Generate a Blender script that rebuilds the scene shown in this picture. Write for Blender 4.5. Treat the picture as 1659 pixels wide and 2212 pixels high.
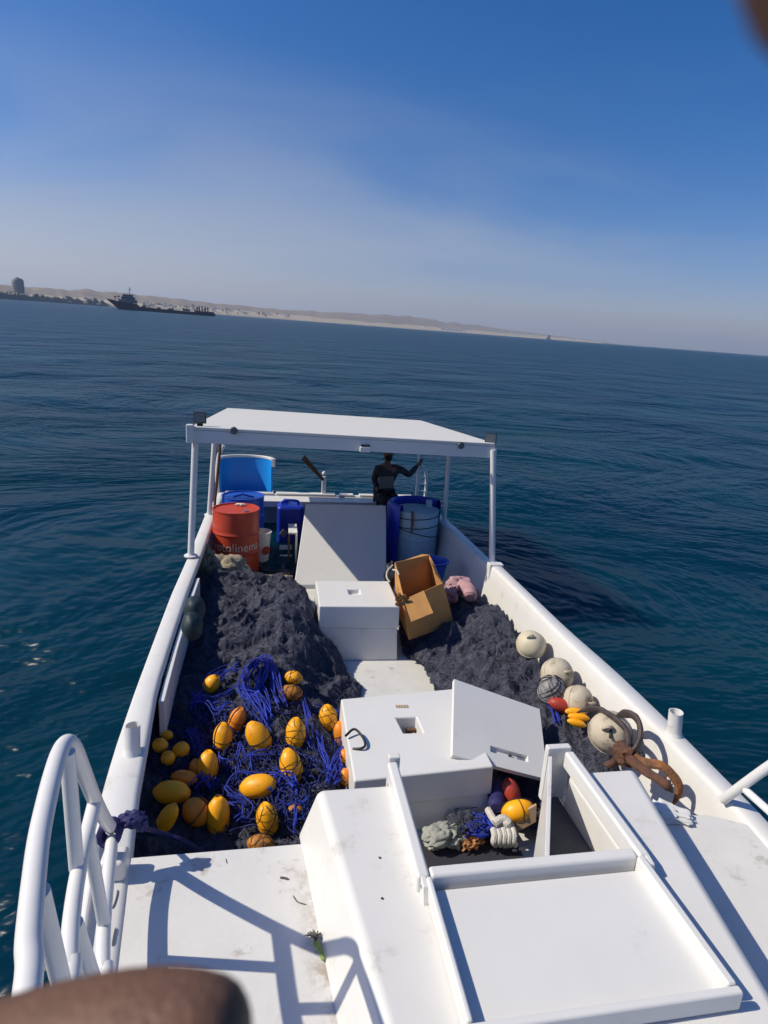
import bpy, bmesh, math, random
import numpy as np
from mathutils import Vector, Matrix, noise
random.seed(7); np.random.seed(7)
for o in list(bpy.data.objects): bpy.data.objects.remove(o)
sc = bpy.context.scene
COL = sc.collection

# ---------------------------------------------------------------- camera, frames
F = 1261.0; CX, CY = 829.5, 1106.0           # pinhole of the photograph (1659 x 2212 units)
def _n(v): v = np.array(v, float); return v/np.linalg.norm(v)
Yc = _n((-220, -331, F)); Xc = _n((7043, 124, F)); Xc = _n(Xc - Xc.dot(Yc)*Yc); Zc = -np.cross(Xc, Yc)
if Zc[1] > 0: Zc = -Zc
R = np.array([Xc, Yc, Zc])                   # boat = R @ cam   (boat: x right, y along the boat, z up)
UP = R @ _n((.0765, -1, -401/F))             # true vertical seen in the boat's frame
CAM = np.array([0, 0, 3.03])
q = Vector(UP).rotation_difference(Vector((0, 0, 1)))
MB3 = q.to_matrix().to_4x4()
BOAT = MB3.copy()
pw = MB3 @ Vector((0, 5, .10)); BOAT = Matrix.Translation((0, 0, -pw.z)) @ MB3   # sea level z = 0
BOATI = BOAT.inverted()
SUN_B = _n((-1.06, .075, 1.0))               # towards the sun, boat frame
SUN_W = np.array(MB3.to_3x3() @ Vector(SUN_B))
CAMW = BOAT @ Vector(CAM)

def ray(u, v): return R @ _n((u-CX, v-CY, F))
def pz(u, v, z): d = ray(u, v); return Vector(CAM + d*(z-CAM[2])/d[2])
def py(u, v, y): d = ray(u, v); return Vector(CAM + d*(y-CAM[1])/d[1])
def px(u, v, x): d = ray(u, v); return Vector(CAM + d*(x-CAM[0])/d[0])
def wdir(u, v): return MB3.to_3x3() @ Vector(ray(u, v))
def cr(x0, y0, w, cx, cy, W=1659.): s = w/W; return ((x0+cx*s)/1.085, (y0+cy*s)/1.085)

cam = bpy.data.cameras.new('camera'); camo = bpy.data.objects.new('camera', cam); COL.objects.link(camo)
cam.sensor_fit = 'HORIZONTAL'; cam.sensor_width = 36; cam.lens = 36*F/1659; cam.clip_end = 90000; cam.clip_start = .004
rc = Matrix.Identity(4)
for i in range(3):
    rc[i][0] = R[i, 0]; rc[i][1] = -R[i, 1]; rc[i][2] = -R[i, 2]; rc[i][3] = CAM[i]
camo.matrix_world = BOAT @ rc
cam.dof.use_dof = True; cam.dof.focus_distance = 4.5; cam.dof.aperture_fstop = 19
sc.camera = camo

# ---------------------------------------------------------------- world, sun, exposure
sc.view_settings.view_transform = 'Standard'; sc.view_settings.look = 'None'
sc.view_settings.exposure = 0.37; sc.view_settings.gamma = 1; sc.view_settings.use_curve_mapping = False
w = bpy.data.worlds.new('World'); sc.world = w; w.use_nodes = True
nt = w.node_tree; nt.nodes.clear()
def N(nt, t, **k):
    n = nt.nodes.new(t)
    for a, b in k.items(): setattr(n, a, b)
    return n
elev = math.asin(SUN_W[2]); azim = math.atan2(SUN_W[0], SUN_W[1])
sky = N(nt, 'ShaderNodeTexSky', sky_type='NISHITA', sun_disc=False)
sky.sun_elevation = elev; sky.sun_rotation = azim; sky.altitude = 0
sky.air_density = 1.0; sky.dust_density = .7; sky.ozone_density = 4.0
bg = N(nt, 'ShaderNodeBackground'); bg.inputs[1].default_value = .068
out = N(nt, 'ShaderNodeOutputWorld')
tc = N(nt, 'ShaderNodeTexCoord')
mp = N(nt, 'ShaderNodeMapping'); mp.inputs['Scale'].default_value = (1.3, 1.3, 5.0); mp.inputs['Location'].default_value = (22.2, 11.4, 4.98); mp.inputs['Rotation'].default_value = (.12, 0, .25)
nz = N(nt, 'ShaderNodeTexNoise'); nz.inputs['Scale'].default_value = 1.0; nz.inputs['Detail'].default_value = 7; nz.inputs['Roughness'].default_value = .52; nz.inputs['Distortion'].default_value = .5
rm = N(nt, 'ShaderNodeMapRange', interpolation_type='SMOOTHSTEP'); rm.inputs[1].default_value = .44; rm.inputs[2].default_value = .74; rm.inputs[4].default_value = .46
sep = N(nt, 'ShaderNodeSeparateXYZ'); band = N(nt, 'ShaderNodeMapRange', interpolation_type='SMOOTHSTEP')
band.inputs[1].default_value = .40; band.inputs[2].default_value = .08
mul = N(nt, 'ShaderNodeMath', operation='MULTIPLY'); mix = N(nt, 'ShaderNodeMix', data_type='RGBA'); mix.inputs[7].default_value = (5.6, 5.7, 6.1, 1)
L = nt.links.new
hs = N(nt, 'ShaderNodeHueSaturation'); hs.inputs['Saturation'].default_value = 1.45; hs.inputs['Value'].default_value = 1.0
L(tc.outputs['Generated'], mp.inputs[0]); L(mp.outputs[0], nz.inputs[0]); L(nz.outputs[0], rm.inputs[0])
L(tc.outputs['Generated'], sep.inputs[0]); L(sep.outputs[2], band.inputs[0])
L(rm.outputs[0], mul.inputs[0]); L(band.outputs[0], mul.inputs[1]); L(mul.outputs[0], mix.inputs[0])
tint = N(nt, 'ShaderNodeMix', data_type='RGBA', blend_type='MULTIPLY'); tint.inputs[0].default_value = 1; tint.inputs[7].default_value = (1.17, .98, 1.19, 1)
L(sky.outputs[0], hs.inputs['Color']); L(hs.outputs[0], tint.inputs[6]); L(tint.outputs[2], mix.inputs[6]); L(mix.outputs[2], bg.inputs[0]); L(bg.outputs[0], out.inputs[0])
sd = bpy.data.lights.new('sun', 'SUN'); sd.energy = 3.7; sd.angle = math.radians(.55); sd.color = (1, .925, .77)
so = bpy.data.objects.new('sun', sd); COL.objects.link(so)
so.rotation_euler = Vector(SUN_W).to_track_quat('Z', 'Y').to_euler(); so.location = (-20, 0, 20)

# ---------------------------------------------------------------- materials
def mat(name, col, rough=.5, var=.0, scale=8, bump=0, bscale=60, metal=0, spec=.5, col2=None, sss=0, detail=5, dirt=None):
    m = bpy.data.materials.new(name); m.use_nodes = True; t = m.node_tree; b = t.nodes['Principled BSDF']
    b.inputs['Base Color'].default_value = (*col, 1); b.inputs['Roughness'].default_value = rough
    b.inputs['Metallic'].default_value = metal; b.inputs['Specular IOR Level'].default_value = spec
    if sss:
        b.inputs['Subsurface Weight'].default_value = sss; b.inputs['Subsurface Radius'].default_value = (1, .3, .12); b.inputs['Subsurface Scale'].default_value = .006
    tcn = N(t, 'ShaderNodeTexCoord'); cout = None
    if var or col2:
        n1 = N(t, 'ShaderNodeTexNoise'); n1.inputs['Scale'].default_value = scale; n1.inputs['Detail'].default_value = detail; n1.inputs['Roughness'].default_value = .6
        t.links.new(tcn.outputs['Object'], n1.inputs[0])
        r = N(t, 'ShaderNodeMapRange'); r.inputs[1].default_value = .35; r.inputs[2].default_value = .68
        t.links.new(n1.outputs[0], r.inputs[0])
        mx = N(t, 'ShaderNodeMix', data_type='RGBA')
        c2 = col2 or tuple(c*(1-var) for c in col)
        mx.inputs[6].default_value = (*col, 1); mx.inputs[7].default_value = (*c2, 1)
        t.links.new(r.outputs[0], mx.inputs[0]); cout = mx.outputs[2]
        r2 = N(t, 'ShaderNodeMapRange'); r2.inputs[3].default_value = max(rough-.08, .03); r2.inputs[4].default_value = min(1, rough+.14)
        t.links.new(n1.outputs[0], r2.inputs[0]); t.links.new(r2.outputs[0], b.inputs['Roughness'])
    if dirt:                                         # worn smudges: (colour, scale, threshold, amount)
        dc, dsx, thr, amt = dirt
        n3 = N(t, 'ShaderNodeTexNoise'); n3.inputs['Scale'].default_value = dsx; n3.inputs['Detail'].default_value = 9; n3.inputs['Roughness'].default_value = .72
        t.links.new(tcn.outputs['Object'], n3.inputs[0])
        r3 = N(t, 'ShaderNodeMapRange', interpolation_type='SMOOTHSTEP'); r3.inputs[1].default_value = thr; r3.inputs[2].default_value = thr+.12; r3.inputs[4].default_value = amt
        t.links.new(n3.outputs[0], r3.inputs[0])
        mx3 = N(t, 'ShaderNodeMix', data_type='RGBA'); mx3.inputs[7].default_value = (*dc, 1)
        if cout: t.links.new(cout, mx3.inputs[6])
        else: mx3.inputs[6].default_value = (*col, 1)
        t.links.new(r3.outputs[0], mx3.inputs[0]); cout = mx3.outputs[2]
    if cout: t.links.new(cout, b.inputs['Base Color'])
    if bump:
        n2 = N(t, 'ShaderNodeTexNoise'); n2.inputs['Scale'].default_value = bscale; n2.inputs['Detail'].default_value = 4
        t.links.new(tcn.outputs['Object'], n2.inputs[0])
        bm_ = N(t, 'ShaderNodeBump'); bm_.inputs['Strength'].default_value = bump; bm_.inputs['Distance'].default_value = .01
        t.links.new(n2.outputs[0], bm_.inputs['Height']); t.links.new(bm_.outputs[0], b.inputs['Normal'])
    return m
M = dict(
 gel=mat('white_gelcoat', (.70, .685, .655), .36, .05, 5, .05, 9, dirt=((.42, .38, .32), 5, .57, .40)),
 deck=mat('worn_white_deck', (.68, .665, .635), .5, .07, 6, .10, 40, dirt=((.34, .29, .23), 5, .56, .6)),
 gel_clean=mat('clean_gelcoat', (.70, .69, .665), .38, .04, 3, .04, 6, dirt=((.44, .41, .36), 6, .61, .35)),
 floor=mat('scuffed_floor', (.66, .65, .62), .6, .12, 5, .15, 30, dirt=((.22, .21, .2), 7, .56, .6)),
 roof=mat('cream_roof', (.70, .675, .61), .45, .03, 3),
 tube=mat('white_painted_tube', (.73, .72, .70), .32, .04, 20, .03, 30, dirt=((.35, .28, .2), 14, .70, .5)),
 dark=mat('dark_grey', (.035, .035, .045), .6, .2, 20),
 grey=mat('grey_board', (.075, .073, .085), .7, .2, 10),
 black=mat('black_rubber', (.012, .012, .014), .5),
 glass=mat('lamp_glass', (.12, .14, .15), .12, .3, 60, .4, 220),
 chrome=mat('metal', (.5, .5, .5), .3, metal=1),
 net=mat('net_twine', (.080, .084, .122), .85, .0, 26, .9, 230, col2=(.032, .034, .055)),
 netlight=mat('net_strand', (.11, .115, .165), .85, .5, 20),
 twine=mat('grey_twine', (.10, .10, .11), .8, .5, 30),
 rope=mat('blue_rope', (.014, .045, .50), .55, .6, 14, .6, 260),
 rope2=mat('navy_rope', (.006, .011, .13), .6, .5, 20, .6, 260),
 bluefine=mat('blue_twine', (.02, .05, .28), .6, .5, 30),
 strap=mat('navy_strap', (.022, .02, .12), .7, .3, 30, .5, 90),
 yel=mat('yellow_float', (1.0, .43, .006), .42, .16, 7, .10, 40, dirt=((.30, .10, .01), 9, .58, .5)),
 yelbr=mat('weathered_float', (.52, .20, .02), .6, .4, 12, .3, 50, dirt=((.10, .05, .02), 10, .5, .8)),
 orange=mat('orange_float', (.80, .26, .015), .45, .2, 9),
 red=mat('red_float', (.45, .055, .035), .4, .2, 9),
 cord=mat('dark_cord', (.02, .016, .02), .8),
 buoy=mat('cream_buoy', (.58, .51, .36), .55, .10, 7, .1, 30, dirt=((.28, .2, .12), 6, .57, .6)),
 buoyd=mat('dirty_buoy', (.52, .45, .34), .65, .2, 7, .25, 30, dirt=((.16, .11, .07), 7, .50, .8)),
 buoyg=mat('netted_buoy', (.36, .35, .33), .7, .0, 18, .6, 70, col2=(.08, .08, .09)),
 rust=mat('rusty_iron', (.13, .052, .026), .8, .0, 14, .7, 70, col2=(.055, .03, .022)),
 iron=mat('dark_iron', (.075, .055, .05), .6, .0, 12, .5, 60, col2=(.035, .03, .03)),
 rusty2=mat('bright_rust', (.27, .105, .03), .8, .0, 16, .7, 70, col2=(.10, .05, .03)),
 drum=mat('red_drum', (.52, .055, .02), .42, .12, 6, .04, 20, dirt=((.16, .03, .02), 7, .6, .6)),
 print=mat('cream_print', (.72, .62, .45), .6, dirt=((.4, .06, .03), 60, .55, .9)),
 blue=mat('blue_plastic', (.012, .085, .50), .35, .15, 6, .06, 20),
 blue2=mat('royal_blue_plastic', (.008, .035, .42), .38, .2, 6, .05, 20),
 tub=mat('bright_blue_gelcoat', (.012, .25, .72), .35, .05, 4),
 pale=mat('pale_blue_barrel', (.36, .50, .58), .5, .15, 8, .05, 20, dirt=((.12, .14, .14), 6, .58, .5)),
 card=mat('cardboard', (.56, .28, .085), .8, .12, 9, .12, 60, dirt=((.16, .075, .03), 5, .66, .6)),
 cardin=mat('torn_cardboard', (.26, .12, .04), .9, .3, 40),
 wood=mat('brown_wood', (.15, .08, .04), .7, .4, 14, .3, 60),
 ply=mat('plywood', (.42, .29, .17), .7, .3, 10),
 pink=mat('pink_cloth', (.46, .27, .29), .9, .3, 12, .5, 40),
 sack=mat('beige_sack', (.38, .32, .22), .9, .3, 10, .5, 50),
 sackg=mat('green_sack', (.10, .13, .07), .9, .0, 6, .5, 50, col2=(.30, .27, .2)),
 cloth=mat('grey_cloth', (.34, .35, .31), .9, .25, 9, .5, 40),
 wrope=mat('white_rope', (.62, .59, .53), .85, .2, 30, .6, 120),
 coral=mat('orange_net', (.45, .2, .07), .8, .4, 40),
 skin=mat('brown_skin', (.16, .08, .048), .55, .25, 120, .25, 900, sss=.35),
 skind=mat('dark_skin', (.15, .075, .048), .55),
 shirt=mat('charcoal_shirt', (.045, .043, .046), .9, .5, 9, .6, 30),
 panel=mat('grey_shirt_panel', (.30, .305, .28), .9, .2, 20),
 trous=mat('black_trousers', (.008, .008, .010), .9),
 hair=mat('black_hair', (.008, .007, .006), .7),
 stem=mat('green_stem', (.22, .30, .06), .6),
 scrap=mat('dark_scrap', (.09, .08, .075), .8),
 ship=mat('grey_ship', (.19, .21, .25), .6, .2, .3), shiph=mat('dark_ship_hull', (.04, .055, .095), .6),
 shipw=mat('ship_white', (.22, .24, .27), .6),
 house=mat('pale_house', (.72, .69, .63), .8), houseb=mat('sand_house', (.50, .43, .35), .8),
 tower=mat('tower_concrete', (.30, .30, .30), .8, .4, .06), rock=mat('breakwater_rock', (.26, .235, .205), .9, .5, .2),
 tree=mat('dark_tree', (.07, .085, .055), .9), shadeteal=mat('shaded_teal_buoy', (.009, .024, .032), .6, .3, 9),  # buoy teal darkened: the deep shade under the gunwale is put into its colour
 teal=mat('teal_paint', (.02, .14, .15), .5),
)

def grime(m, f, strength=.75):
    t = m.node_tree; b = t.nodes['Principled BSDF']; src = b.inputs['Base Color'].links[0].from_socket
    tcn = N(t, 'ShaderNodeTexCoord'); sp = N(t, 'ShaderNodeSeparateXYZ'); t.links.new(tcn.outputs['Object'], sp.inputs[0])
    def mth(op, a, b_):
        n = N(t, 'ShaderNodeMath', operation=op)
        for i, v in enumerate((a, b_)):
            if isinstance(v, (int, float)): n.inputs[i].default_value = v
            else: t.links.new(v, n.inputs[i])
        return n.outputs[0]
    band = f(mth, sp.outputs)
    n1 = N(t, 'ShaderNodeTexNoise'); n1.inputs['Scale'].default_value = 16; n1.inputs['Detail'].default_value = 8; n1.inputs['Roughness'].default_value = .75; t.links.new(tcn.outputs['Object'], n1.inputs[0])
    r = N(t, 'ShaderNodeMapRange', interpolation_type='SMOOTHSTEP'); r.inputs[1].default_value = .40; r.inputs[2].default_value = .62; t.links.new(n1.outputs[0], r.inputs[0])
    k = mth('MULTIPLY', mth('MULTIPLY', band, r.outputs[0]), strength)
    mx = N(t, 'ShaderNodeMix', data_type='RGBA'); mx.inputs[7].default_value = (.36, .29, .22, 1); t.links.new(src, mx.inputs[6]); t.links.new(k, mx.inputs[0]); t.links.new(mx.outputs[2], b.inputs['Base Color'])
# beige scum line where the deck meets the trunk (object coordinates of the deck: boat axes)
def scum(mth, xyz):
    x = mth('ADD', xyz[0], .8-.10); y = mth('ADD', xyz[1], 5.0)          # back to the boat's own axes
    d = mth('SUBTRACT', mth('MULTIPLY', mth('SUBTRACT', 2.3, y), .139), x)   # distance outboard of the trunk foot
    near = mth('SUBTRACT', 1.0, mth('MINIMUM', 1.0, mth('MULTIPLY', mth('ABSOLUTE', d, 0), 11.0)))
    fwd = mth('MINIMUM', 1.0, mth('MAXIMUM', 0.0, mth('MULTIPLY', mth('SUBTRACT', 2.15, y), 2.2)))
    return mth('MULTIPLY', near, fwd)
grime(M['deck'], scum, .95)

# ---------------------------------------------------------------- helpers
BOATSET = set()
def tag(o, label=None, cat=None, group=None, kind=None):
    if label: o['label'] = label
    if cat: o['category'] = cat
    if group: o['group'] = group
    if kind: o['kind'] = kind
    return o
def thing(name, label, cat, loc, group=None, boat=True):
    o = bpy.data.objects.new(name, None); COL.objects.link(o); o.location = loc; o.empty_display_size = .1
    tag(o, label, cat, group)
    if boat: BOATSET.add(o)
    return o
def absloc(o):
    v = Vector(o.location)
    while o.parent: o = o.parent; v += o.location
    return v
def emit(name, bm, m, parent=None, origin=None, bevel=0, segs=3, smooth=True, boat=True, angle=35):
    """link bmesh (absolute boat coordinates) as one object"""
    if origin is None: origin = absloc(parent) if parent else Vector((0, 0, 0))
    origin = Vector(origin)
    bmesh.ops.translate(bm, verts=bm.verts, vec=-origin)
    me = bpy.data.meshes.new(name); bm.to_mesh(me); bm.free()
    if isinstance(m, (list, tuple)):
        for x in m: me.materials.append(x)
    else: me.materials.append(m)
    if smooth:
        me.polygons.foreach_set('use_smooth', [True]*len(me.polygons))
        if not bevel: me.set_sharp_from_angle(angle=math.radians(angle))
    o = bpy.data.objects.new(name, me); COL.objects.link(o)
    if parent: o.parent = parent; o.location = origin - absloc(parent)
    else:
        o.location = origin
        if boat: BOATSET.add(o)
    if bevel:
        b = o.modifiers.new('bevel', 'BEVEL'); b.width = bevel; b.segments = segs; b.limit_method = 'ANGLE'; b.angle_limit = math.radians(30); b.harden_normals = True
    return o
def hexa(bm, p):                      # p: bottom 4 (ccw) + top 4
    v = [bm.verts.new(x) for x in p]
    for f in ((3, 2, 1, 0), (4, 5, 6, 7), (0, 1, 5, 4), (1, 2, 6, 5), (2, 3, 7, 6), (3, 0, 4, 7)): bm.faces.new([v[i] for i in f])
def box(bm, x0, x1, y0, y1, z0, z1):
    hexa(bm, [(x0, y0, z0), (x1, y0, z0), (x1, y1, z0), (x0, y1, z0), (x0, y0, z1), (x1, y0, z1), (x1, y1, z1), (x0, y1, z1)])
def prism(bm, pts, z0, z1):
    a = [bm.verts.new((*p[:2], z0 if len(p) < 4 else p[2])) for p in pts]; b = [bm.verts.new((*p[:2], z1 if len(p) < 4 else p[3])) for p in pts]
    n = len(pts); bm.faces.new(a[::-1]); bm.faces.new(b)
    for i in range(n): bm.faces.new((a[i], a[(i+1) % n], b[(i+1) % n], b[i]))
def smoothpath(pts, k=6):
    pts = [Vector(p) for p in pts]
    if len(pts) < 3: return pts
    P = [2*pts[0]-pts[1]]+pts+[2*pts[-1]-pts[-2]]; o = []
    for i in range(1, len(P)-2):
        for j in range(k):
            t = j/k; a, b, c, d = P[i-1:i+3]
            o.append(.5*((2*b)+(c-a)*t+(2*a-5*b+4*c-d)*t*t+(3*b-a-3*c+d)*t**3))
    o.append(pts[-1]); return o
def tube(bm, pts, r, n=12, caps=True, flat=1.0):
    pts = [Vector(p) for p in pts]; rr = r if hasattr(r, '__len__') else [r]*len(pts)
    rings = []; up = None
    for i, p in enumerate(pts):
        t = (pts[min(i+1, len(pts)-1)]-pts[max(i-1, 0)])
        if t.length < 1e-9: t = Vector((0, 0, 1))
        t.normalize()
        if up is None: up = t.orthogonal().normalized()
        else:
            up = up - t*up.dot(t)
            up = up.normalized() if up.length > 1e-6 else t.orthogonal().normalized()
        s = t.cross(up)
        rings.append([bm.verts.new(p+(up*math.cos(2*math.pi*k/n)+s*math.sin(2*math.pi*k/n)*flat)*rr[i]) for k in range(n)])
    for a, b in zip(rings, rings[1:]):
        for k in range(n): bm.faces.new((a[k], a[(k+1) % n], b[(k+1) % n], b[k]))
    if caps: bm.faces.new(rings[0][::-1]); bm.faces.new(rings[-1])
def lathe(bm, prof, c=(0, 0, 0), n=32, mtx=None, a0=0, a1=2*math.pi):
    c = Vector(c); full = abs(a1-a0-2*math.pi) < 1e-6; k = n if full else n+1
    rings = []
    for r, z in prof:
        if r < 1e-6: v = Vector((0, 0, z)); rings.append([bm.verts.new((mtx @ v if mtx else v)+c)]); continue
        ring = []
        for i in range(k):
            a = a0+(a1-a0)*i/n; v = Vector((r*math.cos(a), r*math.sin(a), z)); ring.append(bm.verts.new((mtx @ v if mtx else v)+c))
        rings.append(ring)
    for A, B in zip(rings, rings[1:]):
        for i in range(n):
            j = (i+1) % k
            f = [A[i % len(A)], A[j % len(A)], B[j % len(B)], B[i % len(B)]]
            u = [];
            for x in f:
                if x not in u: u.append(x)
            if len(u) > 2: bm.faces.new(u)
def NB(): return bmesh.new()
def lump(bm, c, r, seed, amp=.25, fr=2.5, sub=4, rot=0, amp2=0.05, fr2=9):
    mm = Matrix.Rotation(rot, 4, 'Z')
    b = bmesh.ops.create_icosphere(bm, subdivisions=sub, radius=1)
    for v in b['verts']:
        p = v.co.copy(); k = 1+amp*noise.noise(p*fr+Vector((seed, seed*1.7, 0)))+amp2*noise.noise(p*fr2+Vector((0, seed, 3)))
        k += amp*.6*(abs(noise.noise(p*fr*1.7+Vector((seed*3, 0, 5)))))
        v.co = Vector(c)+mm @ Vector((p.x*r[0]*k, p.y*r[1]*k, p.z*r[2]*k))
def interp(tab, y):
    ys = [a for a, b in tab]; xs = [b for a, b in tab]; return float(np.interp(y, ys, xs))

# ================================================================ SETTING: sea, coast, haze
m = bpy.data.materials.new('sea_water'); m.use_nodes = True; t = m.node_tree; b = t.nodes['Principled BSDF']
b.inputs['Base Color'].default_value = (.001, .022, .036, 1); b.inputs['Roughness'].default_value = .30; b.inputs['IOR'].default_value = 1.33; b.inputs['Specular IOR Level'].default_value = .16; b.subsurface_method = 'BURLEY'; b.inputs['Subsurface Weight'].default_value = .9; b.inputs['Subsurface Radius'].default_value = (.5, 1, 1); b.inputs['Subsurface Scale'].default_value = 1.6
tcn = N(t, 'ShaderNodeTexCoord')
def nnode(scale, detail, mapscale, rot=0, dist=0):
    mpn = N(t, 'ShaderNodeMapping'); mpn.inputs['Scale'].default_value = mapscale; mpn.inputs['Rotation'].default_value = (0, 0, rot)
    nn = N(t, 'ShaderNodeTexNoise'); nn.inputs['Scale'].default_value = scale; nn.inputs['Detail'].default_value = detail; nn.inputs['Roughness'].default_value = .6; nn.inputs['Distortion'].default_value = dist
    t.links.new(tcn.outputs['Object'], mpn.inputs[0]); t.links.new(mpn.outputs[0], nn.inputs[0]); return nn
na = nnode(2.2, 4, (.8, 1.7, 1), .6, .5); nb = nnode(.16, 6, (.9, 1.25, 1), -.25, .5)
b1 = N(t, 'ShaderNodeBump'); b1.inputs['Strength'].default_value = .34; b1.inputs['Distance'].default_value = .06
b2 = N(t, 'ShaderNodeBump'); b2.inputs['Strength'].default_value = .95; b2.inputs['Distance'].default_value = 1.5
t.links.new(na.outputs[0], b1.inputs['Height']); t.links.new(nb.outputs[0], b2.inputs['Height'])
t.links.new(b2.outputs[0], b1.inputs['Normal']); t.links.new(b1.outputs[0], b.inputs['Normal'])
ncol = nnode(.16, 3, (1, 1, 1)); rg = N(t, 'ShaderNodeMapRange'); rg.inputs[1].default_value = .35; rg.inputs[2].default_value = .7
mxc = N(t, 'ShaderNodeMix', data_type='RGBA'); mxc.inputs[6].default_value = (.0007, .023, .050, 1); mxc.inputs[7].default_value = (.001, .040, .060, 1)
t.links.new(ncol.outputs[0], rg.inputs[0]); t.links.new(rg.outputs[0], mxc.inputs[0]); t.links.new(mxc.outputs[2], b.inputs['Base Color'])
MSEA = m
view_az = math.atan2(wdir(CX, CY).x, wdir(CX, CY).y)
aa = np.concatenate([np.linspace(-.78, .78, 560), np.linspace(.78, 2*math.pi-.78, 60)[1:-1]])+view_az
rr = 1.2*1.0155**np.arange(0, 690)
A_, R_ = np.meshgrid(aa, rr); xx = R_*np.sin(A_); yy = R_*np.cos(A_); zz = np.zeros_like(xx)
rng = np.random.RandomState(3)
wd0 = math.radians(-35)
for i in range(70):
    lam = .35*(32/.35)**rng.rand(); ang = wd0+rng.randn()*.95; kx, ky = 2*math.pi/lam*math.sin(ang), 2*math.pi/lam*math.cos(ang)
    amp = .0034*lam**.93 if lam < 6 else .0034*6**.93*(lam/6)**.35
    fade = np.clip(lam/(4.5*R_*.0155)-.7, 0, 1)
    ph = kx*xx+ky*yy+rng.rand()*6.28
    zz += .36*amp*fade*(np.sin(ph)+.22*np.sin(2*ph+.4))
nr, na_ = xx.shape
co = np.stack([xx, yy, zz], -1).reshape(-1, 3)
co = np.vstack([co, [[0, 0, 0]]])
ii, jj = np.meshgrid(np.arange(nr-1), np.arange(na_), indexing='ij'); j2 = (jj+1) % na_
quads = np.stack([ii*na_+jj, ii*na_+j2, (ii+1)*na_+j2, (ii+1)*na_+jj], -1).reshape(-1, 4)[:, ::-1]
me = bpy.data.meshes.new('sea'); me.vertices.add(len(co)); me.vertices.foreach_set('co', co.ravel())
me.loops.add(quads.size); me.loops.foreach_set('vertex_index', quads.ravel().astype(np.int32))
me.polygons.add(len(quads)); me.polygons.foreach_set('loop_start', np.arange(0, quads.size, 4, dtype=np.int32)); me.polygons.foreach_set('loop_total', np.full(len(quads), 4, np.int32))
me.polygons.foreach_set('use_smooth', np.ones(len(quads), bool)); me.update(calc_edges=True); me.materials.append(MSEA)
o = bpy.data.objects.new('sea', me); COL.objects.link(o); tag(o, kind='structure')

def wp(u, v0, dist, z=0):             # point on the compass bearing of (u, .) at a distance
    d = wdir(u, v0); h = Vector((d.x, d.y, 0)).normalized(); p = Vector((CAMW.x, CAMW.y, 0))+h*dist; p.z = z; return p
def hz(u): return 705+.0765*(u-830)   # horizon row
def elevz(px_up, dist): return CAMW.z+dist*px_up/F
def coastd(u): return float(np.interp(u, [-300, 0, 470, 800, 1290, 1500], [1500, 1700, 2600, 3600, 6500, 9000]))
# shore and hills: bands of terrain behind the waterline
mh = mat('dry_hills', (.17, .135, .11), .95, .0, .012, .4, .05, col2=(.24, .195, .155))
ms = mat('sandy_shore', (.42, .36, .27), .95, .0, .03, 0, 1, col2=(.26, .22, .17))
def terrain(name, u0, u1, nu, near, profile, depth, m, rough):
    bm = NB(); rows = []
    for i in range(nu+1):
        u = u0+(u1-u0)*i/nu; d0 = near(u); h = max(profile(u), .0); row = []
        for k, (td, th) in enumerate(((0, -.02), (.03, .06), (.25, .30), (.55, .72), (.8, 1.0), (1.3, 1.0), (1.8, .3))):
            d = d0*(1+depth*td); p = wp(u, hz(u), d)
            nn = noise.fractal(Vector((u*.03, k*.9, 3.3)), 1, 2, 5)*rough
            p.z = (elevz(h, d)*th if h else 0)*(1+nn*(k > 1)) if th > 0 else -2
            row.append(bm.verts.new(p))
        rows.append(row)
    for a, b_ in zip(rows, rows[1:]):
        for k in range(len(a)-1): bm.faces.new((a[k], a[k+1], b_[k+1], b_[k]))
    bmesh.ops.recalc_face_normals(bm, faces=bm.faces)
    o = emit(name, bm, m, boat=False); tag(o, kind='structure'); return o
hp = ([-300, 0, 60, 150, 250, 350, 470, 560, 640, 720, 800, 850, 930, 960, 975, 1000, 1050, 1120, 1200, 1290, 1340], [22, 21, 20, 22, 24, 22, 20, 17, 17, 19, 22, 23, 20, 16, 19, 17, 14, 10, 7, 3, 0])
terrain('hills', -300, 1340, 420, lambda u: coastd(u)*1.25, lambda u: float(np.interp(u, *hp)), .35, mh, .14)
terrain('shore', -300, 1300, 300, coastd, lambda u: float(np.interp(u, [-300, 0, 100, 470, 700, 1000, 1200, 1300], [6, 7, 9, 9, 6.5, 5, 4, 1.5])), .16, ms, .3)
# breakwater of dark rock in front of the town
bm = NB(); rows = []
for i in range(161):
    u = -40+i*(255-(-40))/160; d = coastd(u)*.80; s = max(0, min(1, (252-u)/30)); row = []
    for k, (td, th) in enumerate(((0, -.1), (.004, .25), (.012, .8), (.02, 1), (.035, .9), (.06, -.2))):
        p = wp(u, hz(u), d*(1+td)); hgt = (11+9*noise.noise(Vector((u*.07, k, 1)))+9*abs(noise.noise(Vector((u*.31, k*2, 8)))))*s
        p.z = hgt*th if th > 0 else -1
        row.append(bm.verts.new(p))
    rows.append(row)
for a, b_ in zip(rows, rows[1:]):
    for k in range(len(a)-1): bm.faces.new((a[k], a[k+1], b_[k+1], b_[k]))
bmesh.ops.recalc_face_normals(bm, faces=bm.faces)
tag(emit('breakwater', bm, M['rock'], boat=False, origin=wp(110, hz(110), coastd(110)*.8)), 'long low dark rock breakwater in front of the town at far left', 'breakwater')
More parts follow.
